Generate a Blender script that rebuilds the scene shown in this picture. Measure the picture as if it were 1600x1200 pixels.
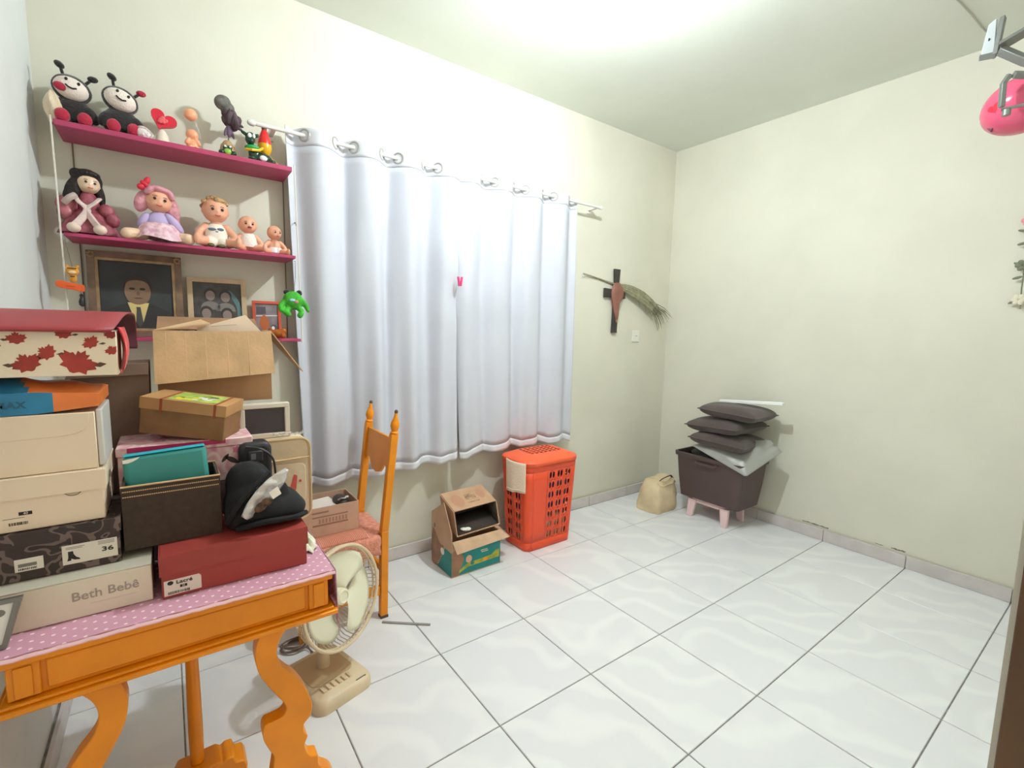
import bpy, bmesh, math, random
from math import pi, sin, cos, radians
from mathutils import Vector, Matrix, Euler

random.seed(7)
scene = bpy.context.scene
for _o in list(bpy.data.objects):
    bpy.data.objects.remove(_o)
COL = scene.collection

# ------------------------------------------------------------------ camera, world, light, exposure
cam_data = bpy.data.cameras.new('camera')
cam_data.sensor_width = 36.0
cam_data.lens = 36.0 * 739.187 / 1600.0
cam_data.clip_start = 0.02
cam = bpy.data.objects.new('camera', cam_data)
cam.location = (0.353, -2.550, 1.353)
cam.rotation_euler = (1.459, -0.022, -0.629)
COL.objects.link(cam)
scene.camera = cam

world = bpy.data.worlds.new('world')
scene.world = world
world.use_nodes = True
world.node_tree.nodes['Background'].inputs[0].default_value = (1.0, 0.77, 0.54, 1)
world.node_tree.nodes['Background'].inputs[1].default_value = 0.58

LAMP_POS = (1.84, -1.20, 2.74)
LAMP_STRENGTH = 1250.0
scene.view_settings.view_transform = 'Standard'
scene.view_settings.look = 'None'
scene.view_settings.gamma = 1.0
scene.view_settings.use_curve_mapping = False
scene.view_settings.exposure = 0.62

W, H, YF = 3.864, 2.861, -2.475       # room: x 0..W, y YF..0, z 0..H
T = 0.44                              # floor tile
GX, GY = 1.2202, -0.4586              # a crossing of the tile joints

# ------------------------------------------------------------------ material helpers
def lin(c):
    c = c / 255.0
    return c / 12.92 if c <= 0.04045 else ((c + 0.055) / 1.055) ** 2.4
def rgb(c):
    return (lin(c[0]), lin(c[1]), lin(c[2]), 1)
MATS = {}
def M(name, c, rough=0.6, metal=0.0, noise=None, bump=None, trans=0.0, alpha=1.0, spec=0.5, c2=None, sheen=0.0, coords='Object', emit=0.0, sub=0.0):
    """principled material; noise=(scale, contrast 0..1) mixes towards c2 (or a darker tone); bump=(scale, strength)"""
    if name in MATS: return MATS[name]
    m = bpy.data.materials.new(name); m.use_nodes = True
    nt = m.node_tree; b = nt.nodes['Principled BSDF']
    b.inputs['Base Color'].default_value = rgb(c)
    b.inputs['Roughness'].default_value = rough
    b.inputs['Metallic'].default_value = metal
    b.inputs['Specular IOR Level'].default_value = spec
    b.inputs['Transmission Weight'].default_value = trans
    b.inputs['Alpha'].default_value = alpha
    if sheen: b.inputs['Sheen Weight'].default_value = sheen
    if emit:
        b.inputs['Emission Color'].default_value = rgb(c); b.inputs['Emission Strength'].default_value = emit
    tc = None
    if noise or bump:
        tc = nt.nodes.new('ShaderNodeTexCoord')
    if noise:
        n = nt.nodes.new('ShaderNodeTexNoise'); n.inputs['Scale'].default_value = noise[0]; n.inputs['Detail'].default_value = 4
        nt.links.new(tc.outputs[coords], n.inputs['Vector'])
        r = nt.nodes.new('ShaderNodeValToRGB')
        r.color_ramp.elements[0].position = 0.35; r.color_ramp.elements[1].position = 0.65
        d = c2 if c2 else tuple(int(x * (1 - noise[1])) for x in c)
        r.color_ramp.elements[0].color = rgb(d); r.color_ramp.elements[1].color = rgb(c)
        nt.links.new(n.outputs['Fac'], r.inputs['Fac']); nt.links.new(r.outputs['Color'], b.inputs['Base Color'])
    if bump:
        n2 = nt.nodes.new('ShaderNodeTexNoise'); n2.inputs['Scale'].default_value = bump[0]; n2.inputs['Detail'].default_value = 3
        nt.links.new(tc.outputs[coords], n2.inputs['Vector'])
        bp = nt.nodes.new('ShaderNodeBump'); bp.inputs['Strength'].default_value = bump[1]; bp.inputs['Distance'].default_value = 0.01
        nt.links.new(n2.outputs['Fac'], bp.inputs['Height']); nt.links.new(bp.outputs['Normal'], b.inputs['Normal'])
    MATS[name] = m
    return m

# ------------------------------------------------------------------ mesh helpers
def rotm(r):
    return Euler(r, 'XYZ').to_matrix() if r else Matrix.Identity(3)
class MB:
    def __init__(s):
        s.v = []; s.f = []; s.mi = []; s.cur = 0
    def add(s, vs, fs, mi=None):
        o = len(s.v); s.v += [tuple(p) for p in vs]
        s.f += [tuple(i + o for i in f) for f in fs]
        s.mi += [s.cur if mi is None else mi] * len(fs)
        return s
    def box(s, c, d, rot=None, mi=None, taper=None):
        """centre c, full size d; taper=(tx,ty) scales the top face"""
        R = rotm(rot); c = Vector(c); vs = []
        for z in (-.5, .5):
            k = taper if (taper and z > 0) else (1, 1)
            for x, y in ((-.5, -.5), (.5, -.5), (.5, .5), (-.5, .5)):
                vs.append(c + R @ Vector((x * d[0] * k[0], y * d[1] * k[1], z * d[2])))
        return s.add(vs, [(0, 3, 2, 1), (4, 5, 6, 7), (0, 1, 5, 4), (1, 2, 6, 5), (2, 3, 7, 6), (3, 0, 4, 7)], mi)
    def bounds(s, a, b, mi=None):
        return s.box([(a[i] + b[i]) / 2 for i in range(3)], [abs(b[i] - a[i]) for i in range(3)], None, mi)
    def hexa(s, p, mi=None):
        """eight corners: bottom loop then top loop"""
        return s.add(p, [(0, 3, 2, 1), (4, 5, 6, 7), (0, 1, 5, 4), (1, 2, 6, 5), (2, 3, 7, 6), (3, 0, 4, 7)], mi)
    def tube(s, pts, r, n=8, closed=False, mi=None, sc=(1, 1)):
        pts = [Vector(p) for p in pts]; N = len(pts)
        rs = r if isinstance(r, (list, tuple)) else [r] * N
        vs = []; up = Vector((0, 0, 1)); prev = None
        for i, p in enumerate(pts):
            if closed: t = pts[(i + 1) % N] - pts[i - 1]
            else: t = pts[min(i + 1, N - 1)] - pts[max(i - 1, 0)]
            if t.length < 1e-9: t = Vector((0, 0, 1))
            t.normalize()
            if prev is None:
                a = up if abs(t.z) < .95 else Vector((0, 1, 0))
                u = a.cross(t).normalized()
            else:
                u = (prev - t * prev.dot(t))
                u = u.normalized() if u.length > 1e-6 else Vector((1, 0, 0)).cross(t).normalized()
            prev = u; w = t.cross(u)
            for k in range(n):
                q = 2 * pi * k / n
                vs.append(p + (u * cos(q) * sc[0] + w * sin(q) * sc[1]) * rs[i])
        fs = []
        for i in range(N if closed else N - 1):
            for k in range(n):
                a = i * n + k; b = i * n + (k + 1) % n; j = ((i + 1) % N) * n
                fs.append((a, b, j + (k + 1) % n, j + k))
        if not closed:
            fs.append(tuple(reversed(range(n)))); fs.append(tuple((N - 1) * n + k for k in range(n)))
        return s.add(vs, fs, mi)
    def lathe(s, prof, n=16, o=(0, 0, 0), rot=None, mi=None):
        R = rotm(rot); o = Vector(o); vs = []; fs = []
        for r, z in prof:
            for k in range(n):
                q = 2 * pi * k / n
                vs.append(o + R @ Vector((r * cos(q), r * sin(q), z)))
        for i in range(len(prof) - 1):
            for k in range(n):
                a = i * n + k; b = i * n + (k + 1) % n
                fs.append((a, b, b + n, a + n))
        fs.append(tuple(reversed(range(n)))); fs.append(tuple((len(prof) - 1) * n + k for k in range(n)))
        return s.add(vs, fs, mi)
    def ell(s, c, r, rot=None, nu=16, nv=10, mi=None, v0=-.5, v1=.5):
        R = rotm(rot); c = Vector(c)
        if not isinstance(r, (tuple, list)): r = (r, r, r)
        vs = []; fs = []
        for j in range(nv + 1):
            p = pi * (v0 + (v1 - v0) * j / nv)
            p = max(min(p, pi / 2 - .02), -pi / 2 + .02)
            for k in range(nu):
                q = 2 * pi * k / nu
                vs.append(c + R @ Vector((r[0] * cos(p) * cos(q), r[1] * cos(p) * sin(q), r[2] * sin(p))))
        for j in range(nv):
            for k in range(nu):
                a = j * nu + k; b = j * nu + (k + 1) % nu
                fs.append((a, b, b + nu, a + nu))
        fs.append(tuple(reversed(range(nu)))); fs.append(tuple(nv * nu + k for k in range(nu)))
        return s.add(vs, fs, mi)
    def prism(s, poly, thick, o=(0, 0, 0), rot=None, plane='xz', mi=None):
        """extrude a 2D polygon; plane xz: depth along +y, xy: depth along +z, yz: depth along +x"""
        R = rotm(rot); o = Vector(o); n = len(poly); vs = []
        for d in (0, thick):
            for a, b in poly:
                p = {'xz': (a, d, b), 'xy': (a, b, d), 'yz': (d, a, b)}[plane]
                vs.append(o + R @ Vector(p))
        fs = [tuple(range(n)), tuple(reversed(range(n, 2 * n)))] + [((i + 1) % n, i, n + i, n + (i + 1) % n) for i in range(n)]
        return s.add(vs, fs, mi)
    def grid(s, fn, nu, nv, mi=None, wrap=False):
        vs = [fn(i / nu, j / nv) for j in range(nv + 1) for i in range(nu + (0 if wrap else 1))]
        m = nu if wrap else nu + 1; fs = []
        for j in range(nv):
            for i in range(nu):
                a = j * m + i; b = j * m + (i + 1) % m
                fs.append((a, b, b + m, a + m))
        return s.add(vs, fs, mi)
    def xform(s, Mx):
        s.v = [tuple(Mx @ Vector(p)) for p in s.v]; return s
    def mesh(s, name, mats, sharp=35, off=(0, 0, 0)):
        me = bpy.data.meshes.new(name)
        me.from_pydata([(p[0] - off[0], p[1] - off[1], p[2] - off[2]) for p in s.v], [], s.f)
        if not isinstance(mats, (list, tuple)): mats = [mats]
        for m in mats: me.materials.append(m)
        me.polygons.foreach_set('material_index', s.mi)
        bm = bmesh.new(); bm.from_mesh(me)
        bmesh.ops.recalc_face_normals(bm, faces=bm.faces[:]); bm.to_mesh(me); bm.free()
        me.polygons.foreach_set('use_smooth', [sharp > 0] * len(me.polygons))
        if sharp > 0: me.set_sharp_from_angle(angle=radians(sharp))
        me.update(); return me
    def build(s, name, mats, parent=None, sharp=35, bevel=0, seg=2, solid=0, remesh=0, subsurf=0, loc=None, world=True):
        """link as ONE object. world=True: vertices are world coordinates (parents are unrotated Empties);
        world=False: vertices are already local to the parent"""
        off = Vector((0, 0, 0))
        if world:
            if parent is not None: off = base_of(parent)
            elif loc is not None: off = Vector(loc)
        o = bpy.data.objects.new(name, s.mesh(name, mats, sharp, off)); COL.objects.link(o)
        if parent is not None: o.parent = parent
        elif loc is not None: o.location = loc
        if remesh:
            md = o.modifiers.new('remesh', 'REMESH'); md.mode = 'VOXEL'; md.voxel_size = remesh; md.use_smooth_shade = True
            sm = o.modifiers.new('smooth', 'SMOOTH'); sm.iterations = 4; sm.factor = .5
        if bevel:
            md = o.modifiers.new('bevel', 'BEVEL'); md.width = bevel; md.segments = seg; md.limit_method = 'ANGLE'; md.angle_limit = radians(40)
            md.harden_normals = False
        if solid:
            md = o.modifiers.new('solid', 'SOLIDIFY'); md.thickness = solid; md.offset = 0
        if subsurf:
            md = o.modifiers.new('sub', 'SUBSURF'); md.levels = subsurf; md.render_levels = subsurf
        return o
def base_of(o):
    p = Vector((0, 0, 0))
    while o is not None:
        p = p + Vector(o.location); o = o.parent
    return p
def tag(o, label=None, cat=None, group=None, kind=None):
    if label: o['label'] = label
    if cat: o['category'] = cat
    if group: o['group'] = group
    if kind: o['kind'] = kind
    return o
def thing(name, label, cat, loc=(0, 0, 0), rot=None, group=None):
    o = bpy.data.objects.new(name, None); COL.objects.link(o)
    o.empty_display_size = .05
    o.location = loc
    if rot: o.rotation_euler = rot
    return tag(o, label, cat, group)
def struct(name, mb, m, **k):
    return tag(mb.build(name, m, **k), kind='structure')
_text_cache = {}
def lettering(name, body, size, m, parent, loc, rot, depth=.0004, align='CENTER', sx=1.0, bold=0.0, local=False):
    """flat lettering as mesh; loc is world (unrotated parents) unless local"""
    cu = bpy.data.curves.new('letters', 'FONT'); cu.body = body; cu.size = size; cu.extrude = depth
    cu.align_x = align; cu.align_y = 'CENTER'; cu.offset = bold; cu.resolution_u = 3
    t = bpy.data.objects.new('letters', cu); COL.objects.link(t)
    dg = bpy.context.evaluated_depsgraph_get()
    me = bpy.data.meshes.new_from_object(t.evaluated_get(dg))
    bpy.data.objects.remove(t)
    me.name = name; me.materials.clear(); me.materials.append(m)
    o = bpy.data.objects.new(name, me); COL.objects.link(o)
    o.parent = parent
    o.location = Vector(loc) if local else Vector(loc) - base_of(parent)
    o.rotation_euler = rot; o.scale = (sx, 1, 1)
    return o
FRONT = (pi / 2, 0, 0)                 # text upright, read from -y
def sm(t): return t * t * (3 - 2 * t)
def lerp(a, b, t): return a + (b - a) * t
def catmull(pts, n=6, closed=False):
    out = []; N = len(pts)
    for i in range(N if closed else N - 1):
        p0 = pts[(i - 1) % N] if (closed or i > 0) else pts[i]; p1 = pts[i]
        p2 = pts[(i + 1) % N]; p3 = pts[(i + 2) % N] if (closed or i + 2 < N) else p2
        for k in range(n):
            t = k / n
            out.append(tuple(.5 * (2 * b + (c - a) * t + (2 * a - 5 * b + 4 * c - d) * t * t + (3 * b - a - 3 * c + d) * t ** 3)
                             for a, b, c, d in zip(p0, p1, p2, p3)))
    if not closed: out.append(tuple(pts[-1]))
    return out
def rrect(x0, y0, x1, y1, r, n=5):
    out = []
    for cx, cy, a in ((x1 - r, y0 + r, -90), (x1 - r, y1 - r, 0), (x0 + r, y1 - r, 90), (x0 + r, y0 + r, 180)):
        for k in range(n + 1):
            q = radians(a + 90 * k / n); out.append((cx + r * cos(q), cy + r * sin(q)))
    return out

# ------------------------------------------------------------------ palette
m_wall = M('cream_wall_paint', (224, 221, 205), .75, noise=(2.2, .03), bump=(60, .04))
m_wall_left = M('cool_lit_wall_paint', (220, 223, 221), .75, noise=(2.5, .03), bump=(60, .04))  # left wall tinted cooler: doorway daylight put into its colour
m_ceil = M('ceiling_paint', (230, 234, 224), .8, noise=(2, .02), bump=(40, .04))
m_grout = M('dark_grout', (150, 146, 140), .9, noise=(40, .2))
m_base = M('baseboard_ceramic', (214, 206, 203), .35, noise=(9, .05))
m_white = M('white_plastic', (236, 236, 232), .4)
m_black = M('black_print', (28, 26, 26), .6)
m_grayprint = M('grey_print', (120, 116, 110), .6)
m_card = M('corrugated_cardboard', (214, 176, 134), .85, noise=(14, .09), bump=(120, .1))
m_card_in = M('cardboard_inside', (160, 120, 88), .9, noise=(14, .1))
m_orange = M('orange_painted_wood', (240, 146, 2), .36, noise=(7, .07), bump=(30, .06))
m_dark = M('dark_metal', (60, 58, 58), .4, metal=.6)
m_skin = M('doll_vinyl', (236, 172, 142), .45, noise=(18, .05))
m_steel = M('brushed_steel', (190, 190, 188), .3, metal=.9)
m_paper = M('white_paper', (238, 232, 222), .8)
m_sticker = M('label_paper', (226, 218, 206), .6)

def tile_material():
    m = bpy.data.materials.new('swirled_white_ceramic'); m.use_nodes = True; nt = m.node_tree; b = nt.nodes['Principled BSDF']
    tc = nt.nodes.new('ShaderNodeTexCoord'); oi = nt.nodes.new('ShaderNodeObjectInfo')
    add = nt.nodes.new('ShaderNodeVectorMath'); add.operation = 'ADD'
    mul = nt.nodes.new('ShaderNodeVectorMath'); mul.operation = 'SCALE'; mul.inputs['Scale'].default_value = 9.0
    comb = nt.nodes.new('ShaderNodeCombineXYZ')
    nt.links.new(oi.outputs['Random'], comb.inputs[0]); nt.links.new(oi.outputs['Random'], comb.inputs[1])
    nt.links.new(comb.outputs[0], mul.inputs[0])
    nt.links.new(tc.outputs['Object'], add.inputs[0]); nt.links.new(mul.outputs[0], add.inputs[1])
    wv = nt.nodes.new('ShaderNodeTexWave'); wv.wave_type = 'BANDS'; wv.bands_direction = 'DIAGONAL'
    wv.inputs['Scale'].default_value = 1.9; wv.inputs['Distortion'].default_value = 10.0
    wv.inputs['Detail'].default_value = 1.5; wv.inputs['Detail Scale'].default_value = 1.6; wv.inputs['Detail Roughness'].default_value = .5
    nt.links.new(add.outputs[0], wv.inputs['Vector'])
    rp = nt.nodes.new('ShaderNodeValToRGB')
    rp.color_ramp.elements[0].position = .45; rp.color_ramp.elements[0].color = rgb((231, 231, 234))
    rp.color_ramp.elements[1].position = .98; rp.color_ramp.elements[1].color = rgb((238, 238, 239))
    nt.links.new(wv.outputs['Fac'], rp.inputs['Fac']); nt.links.new(rp.outputs['Color'], b.inputs['Base Color'])
    b.inputs['Roughness'].default_value = .28; b.inputs['Specular IOR Level'].default_value = .45
    return m
m_tile = tile_material()

# ------------------------------------------------------------------ room shell
floor = struct('floor', MB().bounds((0, -3.1, -.06), (W, 0, -.004)), m_grout, sharp=0)
def tile_mesh(w, d):
    g = .0022; b = .0018
    mb = MB(); hw, hd = w / 2 - g, d / 2 - g
    vs = [(-hw, -hd, -.01), (hw, -hd, -.01), (hw, hd, -.01), (-hw, hd, -.01),
          (-hw, -hd, -b), (hw, -hd, -b), (hw, hd, -b), (-hw, hd, -b),
          (-hw + b, -hd + b, 0), (hw - b, -hd + b, 0), (hw - b, hd - b, 0), (-hw + b, hd - b, 0)]
    fs = [(0, 1, 5, 4), (1, 2, 6, 5), (2, 3, 7, 6), (3, 0, 4, 7), (4, 5, 9, 8), (5, 6, 10, 9), (6, 7, 11, 10), (7, 4, 8, 11), (8, 9, 10, 11)]
    mb.add(vs, fs); return mb.mesh('floor_tile', m_tile, sharp=20)
_tm = {}
xs = [0.0] + [GX + T * i for i in range(-2, 6)] + [W]
ys = [GY - T * i for i in range(-1, 7)]
for i in range(len(xs) - 1):
    for j in range(len(ys) - 1):
        w, d = xs[i + 1] - xs[i], ys[j] - ys[j + 1]
        k = (round(w, 3), round(d, 3))
        if k not in _tm: _tm[k] = tile_mesh(w, d)
        o = bpy.data.objects.new('floor_tile', _tm[k]); COL.objects.link(o); o.parent = floor
        o.location = ((xs[i] + xs[i + 1]) / 2, (ys[j] + ys[j + 1]) / 2, 0)
struct('wall_back', MB().bounds((-.15, 0, -.06), (W + .15, .15, H + .1)), m_wall, sharp=0)
struct('wall_left', MB().bounds((-.15, -3.1, -.06), (0, 0, H + .1)), m_wall_left, sharp=0)
struct('wall_right', MB().bounds((W, -3.1, -.06), (W + .15, 0, H + .1)), m_wall, sharp=0)
struct('ceiling', MB().bounds((0, -3.1, H), (W, 0, H + .1)), m_ceil, sharp=0)
DX = 1.15
wf = MB().bounds((DX, YF - .15, 0), (W, YF, H)).bounds((0, YF - .15, 2.15), (DX, YF, H))
struct('wall_front', wf, m_wall, sharp=0)
m_jamb = M('brown_varnished_door_wood', (104, 76, 48), .4, noise=(6, .2), bump=(30, .05))
m_jamb2 = M('light_brown_door_wood', (160, 104, 62), .4, noise=(6, .12))
dj = struct('door_1', MB().bounds((DX - .022, YF - .16, 0), (DX - .001, YF - .007, 2.149)).bounds((.022, YF - .16, 2.127), (DX - .022, YF - .007, 2.149)), m_jamb, bevel=.002)
MB().bounds((DX - .036, YF - .16, 0), (DX - .0225, YF - .052, 2.126)).build('door_stop', m_jamb2, dj, bevel=.002)
# skirting: one tile piece after another, joints in line with the floor
bb = struct('baseboard_back', MB().bounds((0, -.008, 0), (W, -.0002, .070)), m_grout, sharp=0)
bz = .076
def skirt(parent, p0, p1, axis):
    mb = MB()
    if axis == 'x': mb.bounds((p0 + .0012, -.021, .0005), (p1 - .0012, -.0085, bz))
    else: mb.bounds((W - .021, p0 + .0012, .0005), (W - .0085, p1 - .0012, bz))
    return mb.build('baseboard_tile', m_base, parent, bevel=.002, seg=1)
for i in range(len(xs) - 1): skirt(bb, xs[i], xs[i + 1] - (.021 if i == len(xs) - 2 else 0), 'x')
br = struct('baseboard_right', MB().bounds((W - .008, YF, 0), (W - .0002, -.0085, .070)), m_grout, sharp=0)
yy = [-.0225] + [y for y in ys if y < -.1]
for i in range(len(yy) - 1):
    if yy[i] > YF: skirt(br, max(yy[i + 1], YF), yy[i], 'y')
bl = struct('baseboard_left', MB().bounds((.0002, YF, 0), (.008, -.0225, .070)), m_grout, sharp=0)
for i in range(len(yy) - 1):
    if yy[i] > YF:
        MB().bounds((.0085, max(yy[i + 1], YF) + .0012, .0005), (.021, yy[i] - .0012, bz)).build('baseboard_tile', m_base, bl, bevel=.002, seg=1)
# chipped plaster just above the skirting of the right wall
m_chip = M('bare_plaster_chip', (150, 140, 126), .9, noise=(80, .3))
for y0, y1, h in ((-1.20, -1.36, .012), (-1.62, -1.66, .005), (-1.70, -1.77, .010)):
    n = 9; up = [(lerp(y0, y1, k / n), bz + .012 + random.uniform(.3, 1) * h) for k in range(n + 1)]
    dn = [(lerp(y0, y1, k / n), bz + .012 + random.uniform(-.2, .2) * h) for k in range(n, -1, -1)]
    MB().prism(up + dn, .0012, (W - .0013, 0, 0), plane='yz').build('plaster_chip', m_chip, bpy.data.objects['wall_right'], sharp=0)
# ceiling lamp (the room's light): a bulb on a porcelain socket
lamp = thing('ceiling_lamp', 'white bulb in a porcelain socket at the centre of the ceiling', 'lamp', (LAMP_POS[0], LAMP_POS[1], H))
MB().lathe([(.05, H - .004), (.055, H - .012), (.03, H - .03), (.024, H - .058), (.018, H - .062)], 20, (LAMP_POS[0], LAMP_POS[1], 0)).build('socket', m_white, lamp)
m_bulb = bpy.data.materials.new('glowing_bulb'); m_bulb.use_nodes = True
_nt = m_bulb.node_tree; _nt.nodes.clear()
_e = _nt.nodes.new('ShaderNodeEmission'); _e.inputs[0].default_value = (.87, .945, .985, 1); _e.inputs[1].default_value = LAMP_STRENGTH
_out = _nt.nodes.new('ShaderNodeOutputMaterial'); _nt.links.new(_e.outputs[0], _out.inputs[0])
MB().ell(LAMP_POS, (.036, .036, .036), nu=24, nv=10, v0=-.5, v1=.30).build('bulb', m_bulb, lamp)
MB().lathe([(.0225, LAMP_POS[2] + .0285), (.021, LAMP_POS[2] + .034), (.018, LAMP_POS[2] + .045), (.016, LAMP_POS[2] + .058)], 20, (LAMP_POS[0], LAMP_POS[1], 0)).build('bulb_collar', m_white, lamp)

# ------------------------------------------------------------------ table (orange, lyre legs)
TX0, TX1, TYF, TYB, TZ = .075, .665, -1.376, -.74, .742
tb = thing('side_table', 'bright orange painted wooden table with S-shaped lyre legs, piled with boxes', 'table', (.37, -1.06, 0))
MB().bounds((TX0, TYF, .720), (TX1, TYB, TZ)).build('tabletop', m_orange, tb, bevel=.004)
ap = MB()
ap.bounds((TX0 + .012, TYF + .016, .648), (TX1 - .012, TYF + .034, .7195)).bounds((TX0 + .012, TYB - .034, .648), (TX1 - .012, TYB - .016, .7195))
ap.bounds((TX0 + .012, TYF + .0345, .648), (TX0 + .030, TYB - .0345, .7195)).bounds((TX1 - .030, TYF + .0345, .648), (TX1 - .012, TYB - .0345, .7195))
ap = ap.build('apron', m_orange, tb, bevel=.002)
# pilaster blocks at the two ends of the front, drawer front between
for xa, xb in ((TX0 + .010, TX0 + .056), (TX1 - .056, TX1 - .010)):
    cb = MB().bounds((xa, TYF + .009, .651), (xb, TYF + .0155, .718)).build('corner_block', m_orange, tb, bevel=.002)
    MB().bounds((xa + .010, TYF + .005, .654), (xb - .010, TYF + .0088, .715)).build('raised_fillet', m_orange, cb, bevel=.003)
dr = MB().bounds((TX0 + .064, TYF + .010, .657), (TX1 - .064, TYF + .0158, .716)).build('drawer_front', m_orange, tb, bevel=.005)
mo = MB()
for z0, z1, e in ((.629, .640, .014), (.640, .6475, .006)):
    mo.bounds((TX0 - e + .004, TYF - e + .006, z0), (TX1 + e - .004, TYB + e - .006, z1))
mo.build('lower_moulding', m_orange, tb, bevel=.003)
left = [(.500, .6285), (.487, .577), (.495, .524), (.521, .470), (.546, .425), (.550, .404), (.541, .391), (.520, .388), (.501, .384), (.498, .352), (.512, .312), (.520, .290), (.512, .235), (.500, .160), (.496, .080), (.494, .0005)]
right = [(.690, .0005), (.690, .050), (.672, .085), (.655, .120), (.664, .150), (.654, .180), (.624, .212), (.622, .240), (.602, .252), (.590, .285), (.598, .309), (.590, .322), (.590, .345), (.606, .362), (.611, .388), (.606, .415), (.592, .452), (.572, .487), (.553, .510), (.540, .532), (.534, .566), (.543, .598), (.566, .6285)]
lyre = catmull(left, 4) + catmull(right, 4)
for mir in (0, 1):
    poly = [((.74 - x) if mir else x, z) for x, z in lyre]
    MB().prism(poly, .040, (0, -1.362, 0)).build('lyre_leg', m_orange, tb, bevel=.002, seg=1)
MB().lathe([(.0155, .628), (.0155, .50), (.017, .49), (.0150, .478), (.0165, .46), (.0150, .44), (.0165, .36), (.0175, .27), (.0180, .20), (.0175, .15), (.0165, .0985)], 16, (.368, -1.03, 0)).build('post', m_orange, tb)
foot = [(.31, .0005), (.31, .070), (.322, .095), (.415, .098), (.426, .088), (.438, .096), (.456, .094), (.462, .072), (.482, .068), (.490, .050), (.484, .0005)]
MB().prism(foot, .080, (0, -1.070, 0)).build('post_foot', m_orange, tb, bevel=.004)
# tablecloth with polka dots
def dots_material(name, base, dot, cell, rad, edge):
    m = bpy.data.materials.new(name); m.use_nodes = True; nt = m.node_tree; b = nt.nodes['Principled BSDF']
    tc = nt.nodes.new('ShaderNodeTexCoord'); mp = nt.nodes.new('ShaderNodeMapping')
    mp.inputs['Rotation'].default_value = (0, 0, radians(38)); mp.inputs['Scale'].default_value = (1 / cell, 1 / cell, 1 / cell)
    nt.links.new(tc.outputs['UV'], mp.inputs['Vector'])
    v = nt.nodes.new('ShaderNodeTexVoronoi'); v.inputs['Randomness'].default_value = 0; v.inputs['Scale'].default_value = 1; v.voronoi_dimensions = '2D'
    nt.links.new(mp.outputs[0], v.inputs['Vector'])
    lt = nt.nodes.new('ShaderNodeMath'); lt.operation = 'LESS_THAN'; lt.inputs[1].default_value = rad
    nt.links.new(v.outputs['Distance'], lt.inputs[0])
    mx = nt.nodes.new('ShaderNodeMix'); mx.data_type = 'RGBA'; mx.inputs['A'].default_value = rgb(base); mx.inputs['B'].default_value = rgb(dot)
    nt.links.new(lt.outputs[0], mx.inputs['Factor']); nt.links.new(mx.outputs['Result'], b.inputs['Base Color'])
    b.inputs['Roughness'].default_value = .75
    return m
m_cloth = dots_material('mauve_polka_dot_cotton', (206, 152, 172), (246, 214, 226), .0215, .15, None)
m_hem = M('pale_pink_hem', (240, 196, 204), .8)
def uv_sheet(name, fn, nu, nv, m, parent=None, loc=None, solid=.0012, uvf=None):
    mb = MB().grid(fn, nu, nv)
    o = mb.build(name, m, parent, sharp=60, solid=solid, loc=loc)
    me = o.data; uv = me.uv_layers.new(name='uv')
    for lp in me.loops:
        p = mb.v[lp.vertex_index]
        uv.data[lp.index].uv = uvf(p) if uvf else (p[0], p[1] - p[2])
    return o
tcl = thing('tablecloth', 'mauve polka dot tablecloth with a pointed corner hanging off the orange table', 'tablecloth', (.37, -1.06, TZ))
def top_fn(u, v):
    # wraps over the front edge a little, lies flat on the table top
    x = lerp(TX0 - .004, TX1 + .004, u); s = .012 + v * .645
    wob = .004 * sin(u * 31) + .003 * sin(u * 57 + 1)
    return (x, TYF - .0035 + (s - .012), TZ + .0022 + max(0, .0012 * sin(x * 60 + s * 30)))
uv_sheet('cloth_top', top_fn, 60, 70, m_cloth, tcl)
MB().tube([(lerp(TX0 - .004, TX1 + .004, k / 40), TYF - .0045, TZ - .0025 + .0008 * sin(k * 2.3)) for k in range(41)], .0042, 6).build('front_hem', m_hem, tcl)
def drop_fn(u, v):
    # right end: pointed corner at the front; side drop added to widen table shadow
    y = lerp(TYF - .003, TYB + .08, u); L = .192 if u < .035 else lerp(.192, .130, min(1, (u - .035) * 20)) if u < .0834 else .130 + .045 * min(1, (u - .0834) * 3) + .006 * sin(u * 20)
    z = TZ + .003 - v * L
    return (TX1 + .0065 + .010 * v + .006 * sin(u * 38) * v, y + .018 * v * (1 - min(1, u * 3)), z)
uv_sheet('corner_and_shade_drop', drop_fn, 60, 12, m_cloth, tcl, uvf=lambda p: (p[0] - p[2], p[1]))

# ------------------------------------------------------------------ boxes piled on the table
def label_bars(parent, x, z, w, h, y, n=14, name='bar_code'):
    mb = MB(); r = random.Random(n)
    for k in range(n):
        a = x + w * k / n; mb.bounds((a, y - .0003, z), (a + w / n * r.uniform(.35, .8), y, z + h))
    return mb.build(name, m_black, parent, sharp=0)
Z0 = TZ + .0045
def lidded(name, label, x0, y0, z0, x1, y1, z1, m, lid_h=.03, over=.003, cat='box', lid_m=None):
    t = thing(name, label, cat, ((x0 + x1) / 2, (y0 + y1) / 2, z0))
    MB().bounds((x0 + over, y0 + over, z0), (x1 - over, y1 - over, z1 - .002)).build('box_body', m, t, bevel=.0015, seg=1)
    if lid_h:
        lid = MB(); k = .0015
        zl = z1 - lid_h
        lid.bounds((x0, y0, zl), (x1, y0 + over - .0005, z1)).bounds((x0, y1 - over + .0005, zl), (x1, y1, z1))
        lid.bounds((x0, y0 + over, zl), (x0 + over - .0005, y1 - over, z1)).bounds((x1 - over + .0005, y0 + over, zl), (x1, y1 - over, z1))
        lid.bounds((x0 + over, y0 + over, z1 - .0018), (x1 - over, y1 - over, z1))
        lid.build('lid', lid_m or m, t, sharp=20)
    return t
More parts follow.
